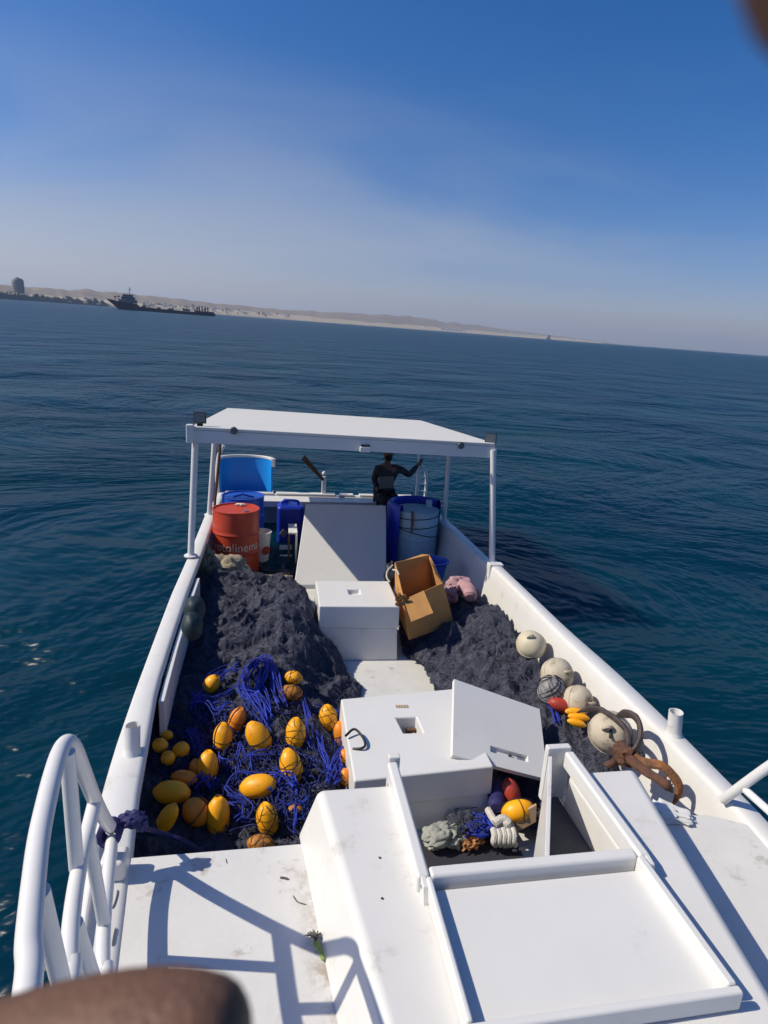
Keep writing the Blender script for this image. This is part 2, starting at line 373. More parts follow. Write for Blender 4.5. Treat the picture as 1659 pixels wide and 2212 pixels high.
# tower
d = 1800; c = wp(42, hz(42), d); ws = d/F; th = thing('tower_building', 'grey round concrete tower standing on the shore at far left', 'tower', c, boat=False)
bm = NB(); H = elevz(33, d); lathe(bm, [(8.2*ws, 0), (8.6*ws, 10), (9.2*ws, H*.85), (8.8*ws, H*.93), (6.5*ws, H), (0, H)], c, 20); emit('wall', bm, M['tower'], th, boat=False)
bm = NB()
for k in range(5):
    zz_ = 14+k*(H-22)/5; lathe(bm, [(9.3*ws, zz_), (9.5*ws, zz_), (9.5*ws, zz_+2.2), (9.3*ws, zz_+2.2)], c, 20)
emit('window_band', bm, M['ship'], th, boat=False)
bm = NB(); lathe(bm, [(2.6*ws, H), (2.6*ws, H+1.6*ws), (0, H+1.6*ws)], c, 10); emit('roof_plant', bm, M['tower'], th, boat=False)
# houses of the coastal town
def house(u, d, wpx, hpx, base_px, m, label, grp):
    c = wp(u, hz(u), d); s = d/F; c.z = max(.5, elevz(base_px, d)); a = math.atan2(c.x-CAMW.x, c.y-CAMW.y)
    bm = NB(); W, Hh, D = wpx*s/2, hpx*s, wpx*s*.4
    box(bm, -W, W, -D, D, 0, Hh); box(bm, -W*.55, W*.2, -D*.6, D*.5, Hh, Hh*1.28)
    bmesh.ops.rotate(bm, verts=bm.verts, matrix=Matrix.Rotation(-a, 3, 'Z'), cent=(0, 0, 0)); bmesh.ops.translate(bm, verts=bm.verts, vec=c)
    tag(emit('house', bm, m, origin=c, boat=False, smooth=False), label, 'house', grp)
rng = random.Random(5)
for i in range(70):
    u = 310+rng.random()**1.2*320; dd = coastd(u)*rng.uniform(1.03, 1.13)
    house(u, dd, rng.uniform(3, 8), rng.uniform(2, 5.5), rng.uniform(1.2, 8)*(1 if u < 520 else .6), M['house'] if rng.random() < .6 else M['houseb'], 'small pale flat-roofed house in the hazy town behind the ship', 'houses of the shore town')
for i in range(16):
    u = rng.uniform(-5, 220); house(u, coastd(u)*1.06, rng.uniform(3, 9), rng.uniform(2, 5), rng.uniform(4, 9), M['house'] if rng.random() < .7 else M['houseb'], 'small pale shed on the shore behind the rock breakwater', 'sheds behind the breakwater')
for u, wpx, hpx, wd in ((956, 7, 7, 'leftmost, tallest'), (966, 9, 4, 'second from the left'), (975, 6, 5, 'third from the left'), (984, 9, 4, 'fourth from the left'), (994, 8, 5, 'fifth from the left'), (1003, 5, 3, 'rightmost, smallest')):
    house(u, coastd(u)*1.0, wpx, hpx, 1.0, M['house'], wd+' white house in the little cluster on the bare beach', 'houses on the bare beach')
for u, wpx, hpx, wd in ((1092, 7, 2.5, 'leftmost'), (1108, 6, 3, 'second'), (1120, 8, 3.5, 'third'), (1250, 12, 2, 'last, widest')):
    house(u, coastd(u)*1.0, wpx, hpx, 1.0, M['house'], wd+' low white building along the far right end of the shore', 'buildings at the right end of the shore')
# shore trees (dark clumps in front of the town)
proto = None
for i in range(24):
    u = rng.choice([rng.uniform(300, 470), rng.uniform(440, 600), rng.uniform(100, 220)]); dd = coastd(u)*1.02; c = wp(u, hz(u), dd); s = dd/F; c.z = elevz(rng.uniform(1, 6), dd)
    if proto is None:
        bm = NB(); lump(bm, (0, 0, 3.4), (1.6, 1.6, 1.3), 3, .7, 2.2, 2); lump(bm, (1.1, .2, 2.9), (1, 1, .8), 8, .7, 2.2, 2); proto_c = emit('crown', bm, M['tree'], origin=(0, 0, 0), boat=False)
        bm = NB(); tube(bm, [(0, 0, -.4), (.1, 0, 1.2), (.15, 0, 2.6)], [.3, .22, .14], 6); proto_t = emit('trunk', bm, M['wood'], origin=(0, 0, 0), boat=False)
        proto = True; e = thing('shore_tree', 'x', 'tree', c, boat=False); proto_c.parent = e; proto_t.parent = e
    else:
        e = thing('shore_tree', 'x', 'tree', c, boat=False)
        for p_ in (proto_c, proto_t): k_ = p_.copy(); COL.objects.link(k_); k_.parent = e
    e.scale = (s*.75*rng.uniform(.7, 1.3),)*3; e.rotation_euler = (0, 0, rng.uniform(0, 6)); tag(e, 'small dark tree among the houses of the distant shore', 'tree', 'trees of the distant shore')
# offshore supply ship
ds = 720; u0, u1 = 232, 466
pa = wp(u0, hz(u0), ds); pb = wp(u1, hz(u1), ds*1.0); ax = (pb-pa); Ls = ax.length; ax.normalize(); an = Vector((-ax.y, ax.x, 0)); k = Ls/234.
ship = thing('supply_ship', 'dark supply ship with high bow bridge and long low deck before the shore', 'ship', pa, boat=False)
def SP(a, h, off=0): return pa+ax*a*k+an*off*k+Vector((0, 0, h*k))
bm = NB()
def shull(sections, bm):
    rings = []
    for a, zt, wt, zb, wb, ab in sections:
        rings.append([bm.verts.new(SP(ab, zb, -wb)), bm.verts.new(SP(a, zt, -wt)), bm.verts.new(SP(a, zt, wt)), bm.verts.new(SP(ab, zb, wb))])
    for A, B in zip(rings, rings[1:]):
        for i in range(4): bm.faces.new((A[i], A[(i+1) % 4], B[(i+1) % 4], B[i]))
    bm.faces.new(rings[0]); bm.faces.new(rings[-1][::-1])
shull([(-2, 21, .8, -1, .3, 24), (8, 20, 7, -1, 3, 27), (24, 17, 12, -1, 9, 34), (52, 15, 14, -1, 13, 54), (62, 14, 14, -1, 13, 62), (66, 9, 14, -1, 13, 66), (120, 7.5, 14, -1, 13, 120), (205, 6.5, 14, -1, 13, 205), (234, 6, 13, -1, 11, 230)], bm)
bmesh.ops.recalc_face_normals(bm, faces=bm.faces); emit('hull', bm, M['shiph'], ship, boat=False, smooth=False)
def sbox(bm, a0, a1, h0, h1, wd): hexa(bm, [SP(a0, h0, -wd), SP(a1, h0, -wd), SP(a1, h0, wd), SP(a0, h0, wd), SP(a0, h1, -wd), SP(a1, h1, -wd), SP(a1, h1, wd), SP(a0, h1, wd)])
bm = NB(); sbox(bm, 24, 62, 15, 22, 11); sbox(bm, 30, 58, 22, 28, 9); sbox(bm, 33, 54, 28, 33, 8); emit('superstructure', bm, M['ship'], ship, boat=False, smooth=False)
bm = NB(); sbox(bm, 32.5, 54.5, 30, 32, 8.4); sbox(bm, 29.5, 58.5, 24.5, 26, 9.3); emit('bridge_windows', bm, M['shiph'], ship, boat=False, smooth=False)
bm = NB(); tube(bm, [SP(47, 33), SP(47.5, 50)], [.9*k, .4*k], 6); tube(bm, [SP(43, 43, 0), SP(52, 43, 0)], .4*k, 5); tube(bm, [SP(45, 38, -3), SP(45, 38, 3)], .4*k, 5); lathe(bm, [(0, -1.4*k), (1.2*k, 0), (0, 1.4*k)], SP(49, 46), 8); emit('mast', bm, M['ship'], ship, boat=False)
for a, h in ((17, 26), (24, 27)):
    bm = NB(); tube(bm, [SP(a, 16), SP(a, h)], .6*k, 6); sbox(bm, a-2, a+2, h-1, h+2, 2); emit('deck_crane', bm, M['shiph'], ship, boat=False)
bm = NB(); tube(bm, [SP(88, 8), SP(84, 26)], [.5*k, .3*k], 6); emit('boom', bm, M['shiph'], ship, boat=False)
for a in (192, 197, 203, 210, 216):
    bm = NB(); tube(bm, [SP(a, 6), SP(a, 21-abs(a-203)*.15)], 1.6*k, 7); emit('deck_post', bm, M['shiph'], ship, boat=False)
bm = NB()
for i in range(40): a = 66+i*3.2; tube(bm, [SP(a, 7.5, -13), SP(a, 11, -13)], .25*k, 4)
tube(bm, [SP(66, 11, -13), SP(192, 10, -13)], .3*k, 4); o = emit('bulwark_rail', bm, M['ship'], ship, boat=False); o['kind'] = 'stuff'
for a0, a1, h in ((72, 80, 12), (104, 112, 11), (128, 140, 10.5), (160, 176, 12)):
    bm = NB(); sbox(bm, a0, a1, 7.3, h, 8); emit('cargo_block', bm, M['ship'], ship, boat=False, smooth=False)
bm = NB(); sbox(bm, 186, 230, 5.8, 9.5, 12.5); emit('stern_block', bm, M['shiph'], ship, boat=False, smooth=False)
# small far workboat at the right
d = 5200; s = d/F; c = wp(1185, hz(1185), d); th = thing('work_barge', 'tiny teal work barge on the sea off the right end of the shore', 'boat', c, boat=False)
a = math.atan2(c.x-CAMW.x, c.y-CAMW.y); rt = Vector((math.cos(a), -math.sin(a), 0)); fw = Vector((math.sin(a), math.cos(a), 0))
def TB(x, y, z): return c+rt*x*s+fw*y*s+Vector((0, 0, z*s))
def tbox(bm, x0, x1, y0, y1, z0, z1): hexa(bm, [TB(x0, y0, z0), TB(x1, y0, z0), TB(x1, y1, z0), TB(x0, y1, z0), TB(x0, y0, z1), TB(x1, y0, z1), TB(x1, y1, z1), TB(x0, y1, z1)])
bm = NB(); tbox(bm, -5, 5, -2, 2, -.3, 2.2); emit('hull', bm, M['shiph'], th, boat=False, smooth=False)
bm = NB(); tbox(bm, -3, 2, -1.5, 1.5, 2.2, 5); tbox(bm, -2.4, 3.2, -1.5, 1.5, 5, 8); emit('cabin', bm, M['teal'], th, boat=False, smooth=False)
# haze
hb = NB(); box(hb, -26000, 26000, -26000, 26000, -1.5, 560)
hm = bpy.data.materials.new('haze_air'); hm.use_nodes = True; ht = hm.node_tree; ht.nodes.clear(); ho = N(ht, 'ShaderNodeOutputMaterial'); pv = N(ht, 'ShaderNodeVolumePrincipled')
pv.inputs['Color'].default_value = (.76, .86, 1, 1); pv.inputs['Density'].default_value = .00008; pv.inputs['Anisotropy'].default_value = .2
ht.links.new(pv.outputs[0], ho.inputs['Volume'])
USE_HAZE = True
if USE_HAZE:
    o = emit('haze', hb, hm, boat=False, smooth=False); tag(o, kind='stuff')
# ================================================================ THE BOAT
boat = thing('fishing_boat', 'white fibreglass fishing boat with raised foredeck, two net holds and a canopy at the stern', 'boat', (.8, 5, .1))
LO = [(-2.2, .5), (-1, .0), (0, -.34), (.8, -.47), (1.5, -.655), (2.2, -.79), (2.6, -.835), (3, -.87), (3.6, -.90), (4.3, -.925), (5.2, -.955), (6.3, -.965), (8, -1.0), (9.6, -.96)]
LI = [(-2.2, .62), (-1, .14), (0, -.20), (.8, -.33), (1.5, -.50), (2.2, -.60), (2.6, -.66), (3, -.70), (3.6, -.765), (4.3, -.79), (5.2, -.815), (6.3, -.825), (8, -.86), (9.6, -.86)]
RO = [(-2.2, 1.1), (-1, 1.7), (0, 2.1), (.8, 2.3), (1.5, 2.42), (2.2, 2.49), (3, 2.525), (3.6, 2.53), (4.3, 2.50), (5.2, 2.50), (6.0, 2.50), (7.8, 2.48), (9.6, 2.36)]
RI = [(-2.2, 1.0), (-1, 1.56), (0, 1.96), (.8, 2.16), (1.5, 2.28), (2.2, 2.36), (3, 2.375), (3.6, 2.37), (4.3, 2.36), (5.2, 2.37), (6.0, 2.37), (7.8, 2.32), (9.6, 2.24)]
ys = np.concatenate([np.linspace(-2.2, 2, 14), np.linspace(2.2, 9.45, 34)])
# hull shell: outer skin, rolled gunwale cap and inner liner as one swept section
def side(bm, O, I, s, zc):
    rings = []
    for y in ys:
        o_, i_ = interp(O, y), interp(I, y); z = zc(y)
        pr = [(o_-s*.42, -.75), (o_-s*.22, -.4), (o_-s*.04, .3), (o_, z-.09), (o_+s*.012, z-.05), (o_, z-.015), (o_-s*.018, z),
              (i_+s*.03, z), (i_+s*.008, z-.008), (i_, z-.028)]+([(i_-s*.01, z-.12), (i_-s*.075, .29)] if s > 0 else [(i_, z-.05), (i_+s*.035, z-.06), (i_+s*max(.04, min(.10, abs(o_-i_)-.04)), z-.09), (i_+s*.06, .29)])
        rings.append([bm.verts.new((x, y, zq)) for x, zq in pr])
    for a, b_ in zip(rings, rings[1:]):
        for k in range(len(a)-1): bm.faces.new((a[k], a[k+1], b_[k+1], b_[k]))
bm = NB(); side(bm, LO, LI, -1, lambda y: .905); side(bm, RO, RI, 1, lambda y: .905 if y < 6.02 else .865)
bmesh.ops.recalc_face_normals(bm, faces=bm.faces)
emit('hull', bm, M['gel'], boat, angle=50)
# bottom closing sheet (keeps the sea out of the holds)
bm = NB(); prism(bm, [(interp(LO, y)+.3, y) for y in ys[3:]]+[(interp(RO, y)-.3, y) for y in ys[3:][::-1]], -.6, -.5); emit('keel_plate', bm, M['gel'], boat)
bm = NB(); prism(bm, [(interp(LI, y)+.02, y) for y in ys if y > 2.15]+[(interp(RI, y)-.02, y) for y in ys[::-1] if y > 2.15], .24, .30); emit('hold_floor', bm, M['floor'], boat)
# gunwale joint block where the thicker forward cap ends
bm = NB(); box(bm, 2.345, 2.515, 5.93, 6.03, .75, .925); emit('gunwale_block', bm, M['gel'], boat, bevel=.012)
# left stringer under the cap
bm = NB(); prism(bm, [(interp(LI, y)+.012, y) for y in (3.5, 4.2, 5, 5.7)]+[(interp(LI, y)+.05, y) for y in (5.7, 5, 4.2, 3.5)], .60, .862); emit('stringer', bm, M['gel'], boat, bevel=.006)
# foredeck (left and right of the trunk) and its bulkhead
bm = NB()
edge = [y for y in ys if y < 2.2]
prism(bm, [(interp(LI, y)-.05, y) for y in edge]+[(interp(LI, 2.2)-.05, 2.23), (.22, 2.23), (.42, 0), (.7, -2.2)], .80, .893)
emit('foredeck', bm, M['deck'], boat, bevel=.012, segs=3)
bm = NB(); prism(bm, [(.8, -2.2), (1.4, 0), (1.72, 1.2), (1.86, 2.16)]+[(1.98, 2.22), (2.2, 2.20), (interp(RI, 2.1)+.05, 2.1)]+[(interp(RI, y)+.05, y) for y in edge[::-1]], .80, .893)
emit('foredeck', bm, M['deck'], boat, bevel=.012)
bm = NB(); box(bm, -.6, .2, 2.18, 2.215, .28, .80); box(bm, 1.85, 2.33, 2.10, 2.14, .28, .80); emit('bulkhead', bm, M['gel'], boat)
# deck trunk: U shape round the hatch well
def LT(y): return .19+(2.27-y)*.139      # left ridge at z 1.15
def RT(y): return 1.775-(2.27-y)*.182
ZT = 1.15
bm = NB()
def tblock(bm, pts):                      # pts (x, y, xb, yb): top and base outline
    a = [bm.verts.new((p[2], p[3], .86)) for p in pts]; b_ = [bm.verts.new((p[0], p[1], ZT)) for p in pts]; n = len(pts)
    bm.faces.new(a[::-1]); bm.faces.new(b_)
    for i in range(n): bm.faces.new((a[i], a[(i+1) % n], b_[(i+1) % n], b_[i]))
wl, wr, wf = .575, 1.42, 1.74
tblock(bm, [(LT(-1.5), -1.5, LT(-1.5)-.1, -1.5), (RT(-1.5), -1.5, RT(-1.5)+.1, -1.5), (RT(wf), wf, RT(wf)+.11, wf), (RT(2.27), 2.27, RT(2.27)+.12, 2.30), (wr, 2.27, wr, 2.29), (wr, wf, wr, wf), (wl, wf, wl, wf), (wl, 2.27, wl, 2.30), (LT(2.27), 2.27, LT(2.27)-.085, 2.31), (LT(wf), wf, LT(wf)-.09, wf)])
bmesh.ops.recalc_face_normals(bm, faces=bm.faces)
trunk = emit('deck_trunk', bm, M['gel'], boat, bevel=.035, segs=5)
# well walls below the trunk
bm = NB(); box(bm, wl-.05, wl-.003, wf, 2.27, .3, .86); box(bm, wr+.003, wr+.05, wf, 2.27, .3, .86); box(bm, wl-.05, wr+.05, wf-.05, wf-.003, .3, .86); emit('well_wall', bm, M['gel'], boat)
# coaming
cz = 1.222
bm = NB(); box(bm, wl-.055, wl-.004, wf-.055, 2.33, ZT-.02, cz); emit('coaming', bm, M['gel_clean'], trunk, bevel=.014, segs=4)
bm = NB(); box(bm, wl-.002, wr-.002, wf-.055, wf-.004, ZT-.02, cz-.004); emit('coaming', bm, M['gel_clean'], trunk, bevel=.014, segs=4)
bm = NB(); box(bm, wr, wr+.05, wf-.055, 2.33, ZT-.02, cz); emit('coaming', bm, M['gel_clean'], trunk, bevel=.014, segs=4)
bm = NB(); box(bm, wl-.045, wl+.01, 2.333, 2.37, ZT-.12, cz+.015); emit('coaming_post', bm, M['gel'], trunk, bevel=.006)
bm = NB(); box(bm, wr-.085, wr+.04, 2.333, 2.37, ZT-.22, cz+.015); emit('coaming_post', bm, M['gel'], trunk, bevel=.006)
# triangular pocket with the diagonal board
a_, b__ = pz(1153, 1812, 1.15), pz(1184, 1642, 1.15); nd = Vector((b__.y-a_.y, -(b__.x-a_.x), 0)).normalized()*.012
bm = NB(); prism(bm, [(a_.x, wf+.004), (b__.x, 2.325), (b__.x-nd.x*2, 2.325), (a_.x-nd.x*2, wf+.004)], .55, 1.20); emit('diagonal_board', bm, M['gel'], trunk, bevel=.003)
bm = NB(); prism(bm, [(a_.x+.01, wf+.004), (wr-.004, wf+.004), (wr-.004, 2.32), (b__.x+.01, 2.32)], .93, .96); emit('pocket_floor', bm, M['grey'], trunk)
# opened hatch lid lying upside down on the trunk, like a tray
tx0, tx1, ty0, ty1 = .575, 1.405, 1.19, 1.665
lid = bpy.data.objects.new('hatch_lid', None); COL.objects.link(lid); lid.parent = boat; lid.location = Vector((1, 1.45, ZT))-absloc(boat)
bm = NB(); box(bm, tx0, tx1, ty0, ty1, ZT+.004, ZT+.022); emit('panel', bm, M['gel_clean'], lid)
for x0, x1, y0, y1 in ((tx0-.022, tx0, ty0, ty1+.02), (tx1, tx1+.034, ty0-.0, ty1+.02), (tx0-.022, tx1+.034, ty0-.03, ty0-.002)):
    bm = NB(); box(bm, x0, x1, y0, y1, ZT+.002, ZT+.074); emit('rim', bm, M['gel_clean'], lid, bevel=.009, segs=4)
for x in (.545, 1.455):                                   # hinge ears at the coaming corners
    bm = NB(); hexa(bm, [(x-.010, 1.625, ZT-.01), (x+.010, 1.625, ZT-.01), (x+.010, 1.695, ZT-.01), (x-.010, 1.695, ZT-.01), (x-.010, 1.65, ZT+.062), (x+.010, 1.65, ZT+.062), (x+.010, 1.695, ZT+.07), (x-.010, 1.695, ZT+.07)]); h_ = emit('hinge_ear', bm, M['gel'], lid, bevel=.004)
    bm = NB(); tube(bm, [(x-.013, 1.672, ZT+.04), (x+.013, 1.672, ZT+.04)], .007, 10); emit('bolt', bm, M['chrome'], h_)
bm = NB()
for u, v, r in ((1107, 1842, .011), (1124, 1840, .014)): lathe(bm, [(r, 0), (r*.6, .003), (0, .003)], (0, 0, 0), 10, Matrix.Rotation(math.pi/2, 3, 'X'))
bm.free()
# hatch boxes in the hold
def hatchbox(corn_top, zt, zb, name, skirt, over=.02, flare=.03):
    bm = NB(); c = sum((Vector(p) for p in corn_top), Vector())/4
    def ring(z, s): return [Vector((c.x+(p[0]-c.x)*s, c.y+(p[1]-c.y)*s, z)) for p in corn_top]
    th_ = bpy.data.objects.new(name, None); COL.objects.link(th_); th_.parent = boat; th_.location = Vector((c.x, c.y, zb))-absloc(boat)
    a, b_ = ring(zb, 1+flare), ring(zt-skirt, 1.0-over)
    hexa(bm, [*a, *b_]); emit('body', bm, M['gel'], th_, bevel=.012)
    return th_, ring, c
def lidwithhole(th_, corn, zt, skirt, hole, depth, inner, flare=.012):
    """cover with a rectangular finger hole"""
    c = sum((Vector(p) for p in corn), Vector())/4
    bm = NB()
    o4 = [Vector((p[0], p[1], zt)) for p in corn]; h4 = [Vector((p[0], p[1], zt)) for p in hole]
    ov = [bm.verts.new(p) for p in o4]; hv = [bm.verts.new(p) for p in h4]
    bv = [bm.verts.new(Vector((c.x+(p.x-c.x)*(1+flare), c.y+(p.y-c.y)*(1+flare), zt-skirt))) for p in o4]
    dv = [bm.verts.new(p-Vector((0, 0, depth))) for p in h4]
    for i in range(4):
        j = (i+1) % 4
        bm.faces.new((ov[i], ov[j], hv[j], hv[i])); bm.faces.new((bv[i], bv[j], ov[j], ov[i])); bm.faces.new((hv[i], hv[j], dv[j], dv[i]))
    bm.faces.new(dv); bm.faces.new(bv[::-1])
    bmesh.ops.recalc_face_normals(bm, faces=bm.faces)
    o = emit('cover', bm, M['gel_clean'], th_, bevel=.012, segs=4); return o
def quadsub(corn, u0, u1, v0, v1):
    a, b_, c, d = [Vector(p) for p in corn]
    f = lambda u, v: (a*(1-u)+b_*u)*(1-v)+(d*(1-u)+c*u)*v
    return [f(u0, v0), f(u1, v0), f(u1, v1), f(u0, v1)]
cA = [(.375, 5.0), (1.125, 4.97), (1.135, 5.63), (.375, 5.64)]
cA = [Vector((*p, 0)) for p in cA]
hA, rg_, _ = hatchbox(cA, .85, .30, 'hatch_box', .22)
hole = [Vector((*pz(u, v, .85)[:2], 0)) for u, v in ((755, 1283.5), (779, 1283.5), (776, 1273), (751, 1273))]
lidwithhole(hA, cA, .85, .22, hole, .05, None)
cB = [Vector((*p, 0)) for p in ((.45, 2.85), (1.315, 2.90), (1.325, 3.78), (.455, 3.70))]
hB, rg_, _ = hatchbox(cB, .70, .30, 'hatch_box', .20)
hole = [Vector((*pz(u, v, .70)[:2], 0)) for u, v in ((872, 1583), (914, 1582.5), (899, 1548.5), (855.5, 1550))]
cov = lidwithhole(hB, cB, .70, .20, hole, .12, None)
p0 = pz(893, 1570, .64)
bm = NB(); box(bm, p0.x-.05, p0.x+.05, p0.y-.012, p0.y+.01, .60, .622); box(bm, p0.x+.035, p0.x+.05, p0.y-.06, p0.y, .59, .622); emit('latch_bar', bm, M['wood'], hB)
bm = NB(); lump(bm, (p0.x+.01, p0.y-.045, .595), (.022, .016, .014), 4, .4); emit('latch_knob', bm, M['red'], hB)
bm = NB(); lump(bm, (p0.x-.055, p0.y-.05, .60), (.03, .03, .02), 9, .3); emit('latch_stop', bm, M['dark'], hB)
for k in range(5):
    a = pz(857+k*5.6, 1526.5, .70); bm = NB(); box(bm, a.x-.0065, a.x+.0065, a.y-.016, a.y+.016, .7015, .704); o = emit('letter_bar', bm, M['ply'], hB)  # tan bars standing in for the unreadable letters of a small sticker
# engine ramp (sloping cover in the stern)
TL, TR, BL, BR = py(661, 1079, 7.85), py(833, 1100, 7.85), pz(635, 1272, .30), Vector((1.35, 6.83, .30))
TR.z = TL.z = (TL.z+TR.z)/2
bm = NB(); dn = lambda p, z: Vector((p.x, p.y, z))
hexa(bm, [BL, BR, dn(TR, .29), dn(TL, .29), BL+Vector((0, 0, .05)), BR+Vector((0, 0, .05)), TR, TL]); emit('engine_cover', bm, M['gel_clean'], boat, bevel=.01)
# transom, aft bench
bm = NB(); box(bm, -.87, 2.26, 9.36, 9.46, .1, .90); emit('transom', bm, M['gel'], boat, bevel=.012)
bm = NB(); box(bm, -.84, 2.24, 8.98, 9.355, .78, .885); emit('aft_bench', bm, M['gel'], boat, bevel=.012)
for x0, x1 in ((-.86, -.1), (-.06, .9), (.98, 1.2), (1.3, 2.2)):
    bm = NB(); box(bm, x0, x1, 9.34, 9.47, .903, .925); emit('rail_cap', bm, M['gel_clean'], boat, bevel=.006)
# canopy
can = bpy.data.objects.new('canopy', None); COL.objects.link(can); can.parent = boat; can.location = Vector((.7, 7.8, 2.15))-absloc(boat)
fl, fr, bl, br = Vector((-.90, 6.2, 2.31)), Vector((2.33, 6.12, 2.27)), Vector((-.82, 9.4, 2.245)), Vector((2.26, 9.4, 2.19))
bm = NB(); th_ = Vector((0, 0, .035)); hexa(bm, [fl-th_, fr-th_, br-th_, bl-th_, fl, fr, br, bl]); emit('roof', bm, M['roof'], can, bevel=.008)
def skirt(bm, a, b_, h, t_=.03):
    d = (b_-a).normalized(); n_ = Vector((-d.y, d.x, 0))*t_; z = Vector((0, 0, h)); e = Vector((0, 0, .037))
    hexa(bm, [a-z, b_-z, b_-z+n_, a-z+n_, a-e, b_-e, b_-e+n_, a-e+n_])
bm = NB(); skirt(bm, fl, fr, .165); emit('skirt', bm, M['gel_clean'], can)
bm = NB(); skirt(bm, bl, fl, .15); emit('skirt', bm, M['gel_clean'], can)
bm = NB(); skirt(bm, fr, br, .14); emit('skirt', bm, M['gel_clean'], can)
bm = NB(); skirt(bm, br, bl, .12); emit('skirt', bm, M['gel_clean'], can)
for a, b_, r in ((px(412, 1200, -.93), py(423, 948, 6.27), .035), (pz(1063, 1214, .9), py(1064, 985, 6.12), .036), (pz(452, 1112, .9), py(464, 955, 8.0), .034), (pz(960, 1124, .86), py(969, 990, 7.8), .032)):
    p_ = [a+Vector((0, 0, -.02)), b_+Vector((0, 0, .07))]
    bm = NB(); tube(bm, p_, r, 14); o = emit('post', bm, M['tube'], can)
    bm = NB(); lathe(bm, [(r*2, -.006), (r*2, .006), (r*1.3, .012), (r*1.02, .03)], a, 14); emit('post_foot', bm, M['tube'], o)
bm = NB(); box(bm, -.945, -.875, 6.16, 6.24, 2.14, 2.33); emit('corner_cap', bm, M['gel_clean'], can, bevel=.01)
# dark brown pole beside the rear left post
bm = NB(); tube(bm, [pz(462, 1108, .9), py(477, 950, 8.05)], .018, 8); emit('pole', bm, M['wood'], can)
def flood(u, v, y, rz):
    c = py(u, v, y); th_ = bpy.data.objects.new('floodlight', None); COL.objects.link(th_); th_.parent = can; th_.location = c-absloc(can)
    mm = Matrix.Rotation(rz, 3, 'Z') @ Matrix.Rotation(-.25, 3, 'X')
    def xf(bm): bmesh.ops.rotate(bm, verts=bm.verts, matrix=mm, cent=(0, 0, 0)); bmesh.ops.translate(bm, verts=bm.verts, vec=c)
    bm = NB(); box(bm, -.062, .062, -.02, .03, -.058, .058); xf(bm); emit('lamp_case', bm, M['black'], th_, bevel=.006)
    bm = NB(); box(bm, -.053, .053, -.024, -.0205, -.049, .049); xf(bm); emit('lamp_lens', bm, M['glass'], th_)
    bm = NB(); box(bm, -.03, .03, 0, .012, -.11, -.06); xf(bm); emit('bracket', bm, M['black'], th_)
flood(432, 902, 6.3, .05); flood(1060, 948, 6.2, -.3)
for u, v in ((505, 930), (995, 962)):
    c = py(u, v, 6.17 if u < 800 else 6.125); bm = NB(); lathe(bm, [(.04, 0), (.04, .012), (.03, .02), (0, .022)], c, 16, Matrix.Rotation(math.pi/2, 3, 'X')); emit('round_vent', bm, M['glass'], can)
c = py(788, 968, 6.15); bm = NB(); box(bm, c.x-.06, c.x+.06, c.y-.05, c.y-.012, c.z-.04, c.z+.02); emit('lamp_box', bm, M['gel_clean'], can, bevel=.012)
bm = NB(); prism(bm, [(c.x-.05, c.y-.045), (c.x+.05, c.y-.045), (c.x, c.y-.01)], c.z+.022, c.z+.045); emit('lamp_bracket', bm, M['grey'], can)
# rod holders on the gunwale
for base, rad, hgt, lean in ((Vector((-.765, 2.93, .90)), .040, .155, (.0, .03)), (pz(1456, 1588, .9), .042, .165, (-.02, .0))):
    bm = NB(); top = base+Vector((lean[0], lean[1], hgt))
    pts = [base+Vector((0, 0, -.005)), base+(top-base)*.15, base+(top-base)*.4, top]
    tube(bm, smoothpath(pts, 4), [rad*1.35]+[rad*(1.25-.25*min(1, i/5)) for i in range(1, 13)], 20, caps=False)
    tube(bm, [top, top-Vector((0, 0, .09))], [rad*.86, rad*.84], 20, caps=False)
    tube(bm, [top, top+Vector((0, 0, .0005))], [rad, rad*.86], 20, caps=False)
    bmesh.ops.recalc_face_normals(bm, faces=bm.faces); o = emit('rod_holder', bm, M['tube'], boat)
    bm = NB(); lathe(bm, [(0, 0), (rad*.85, 0)], top-Vector((0, 0, .085)), 20); emit('socket', bm, M['dark'], o)
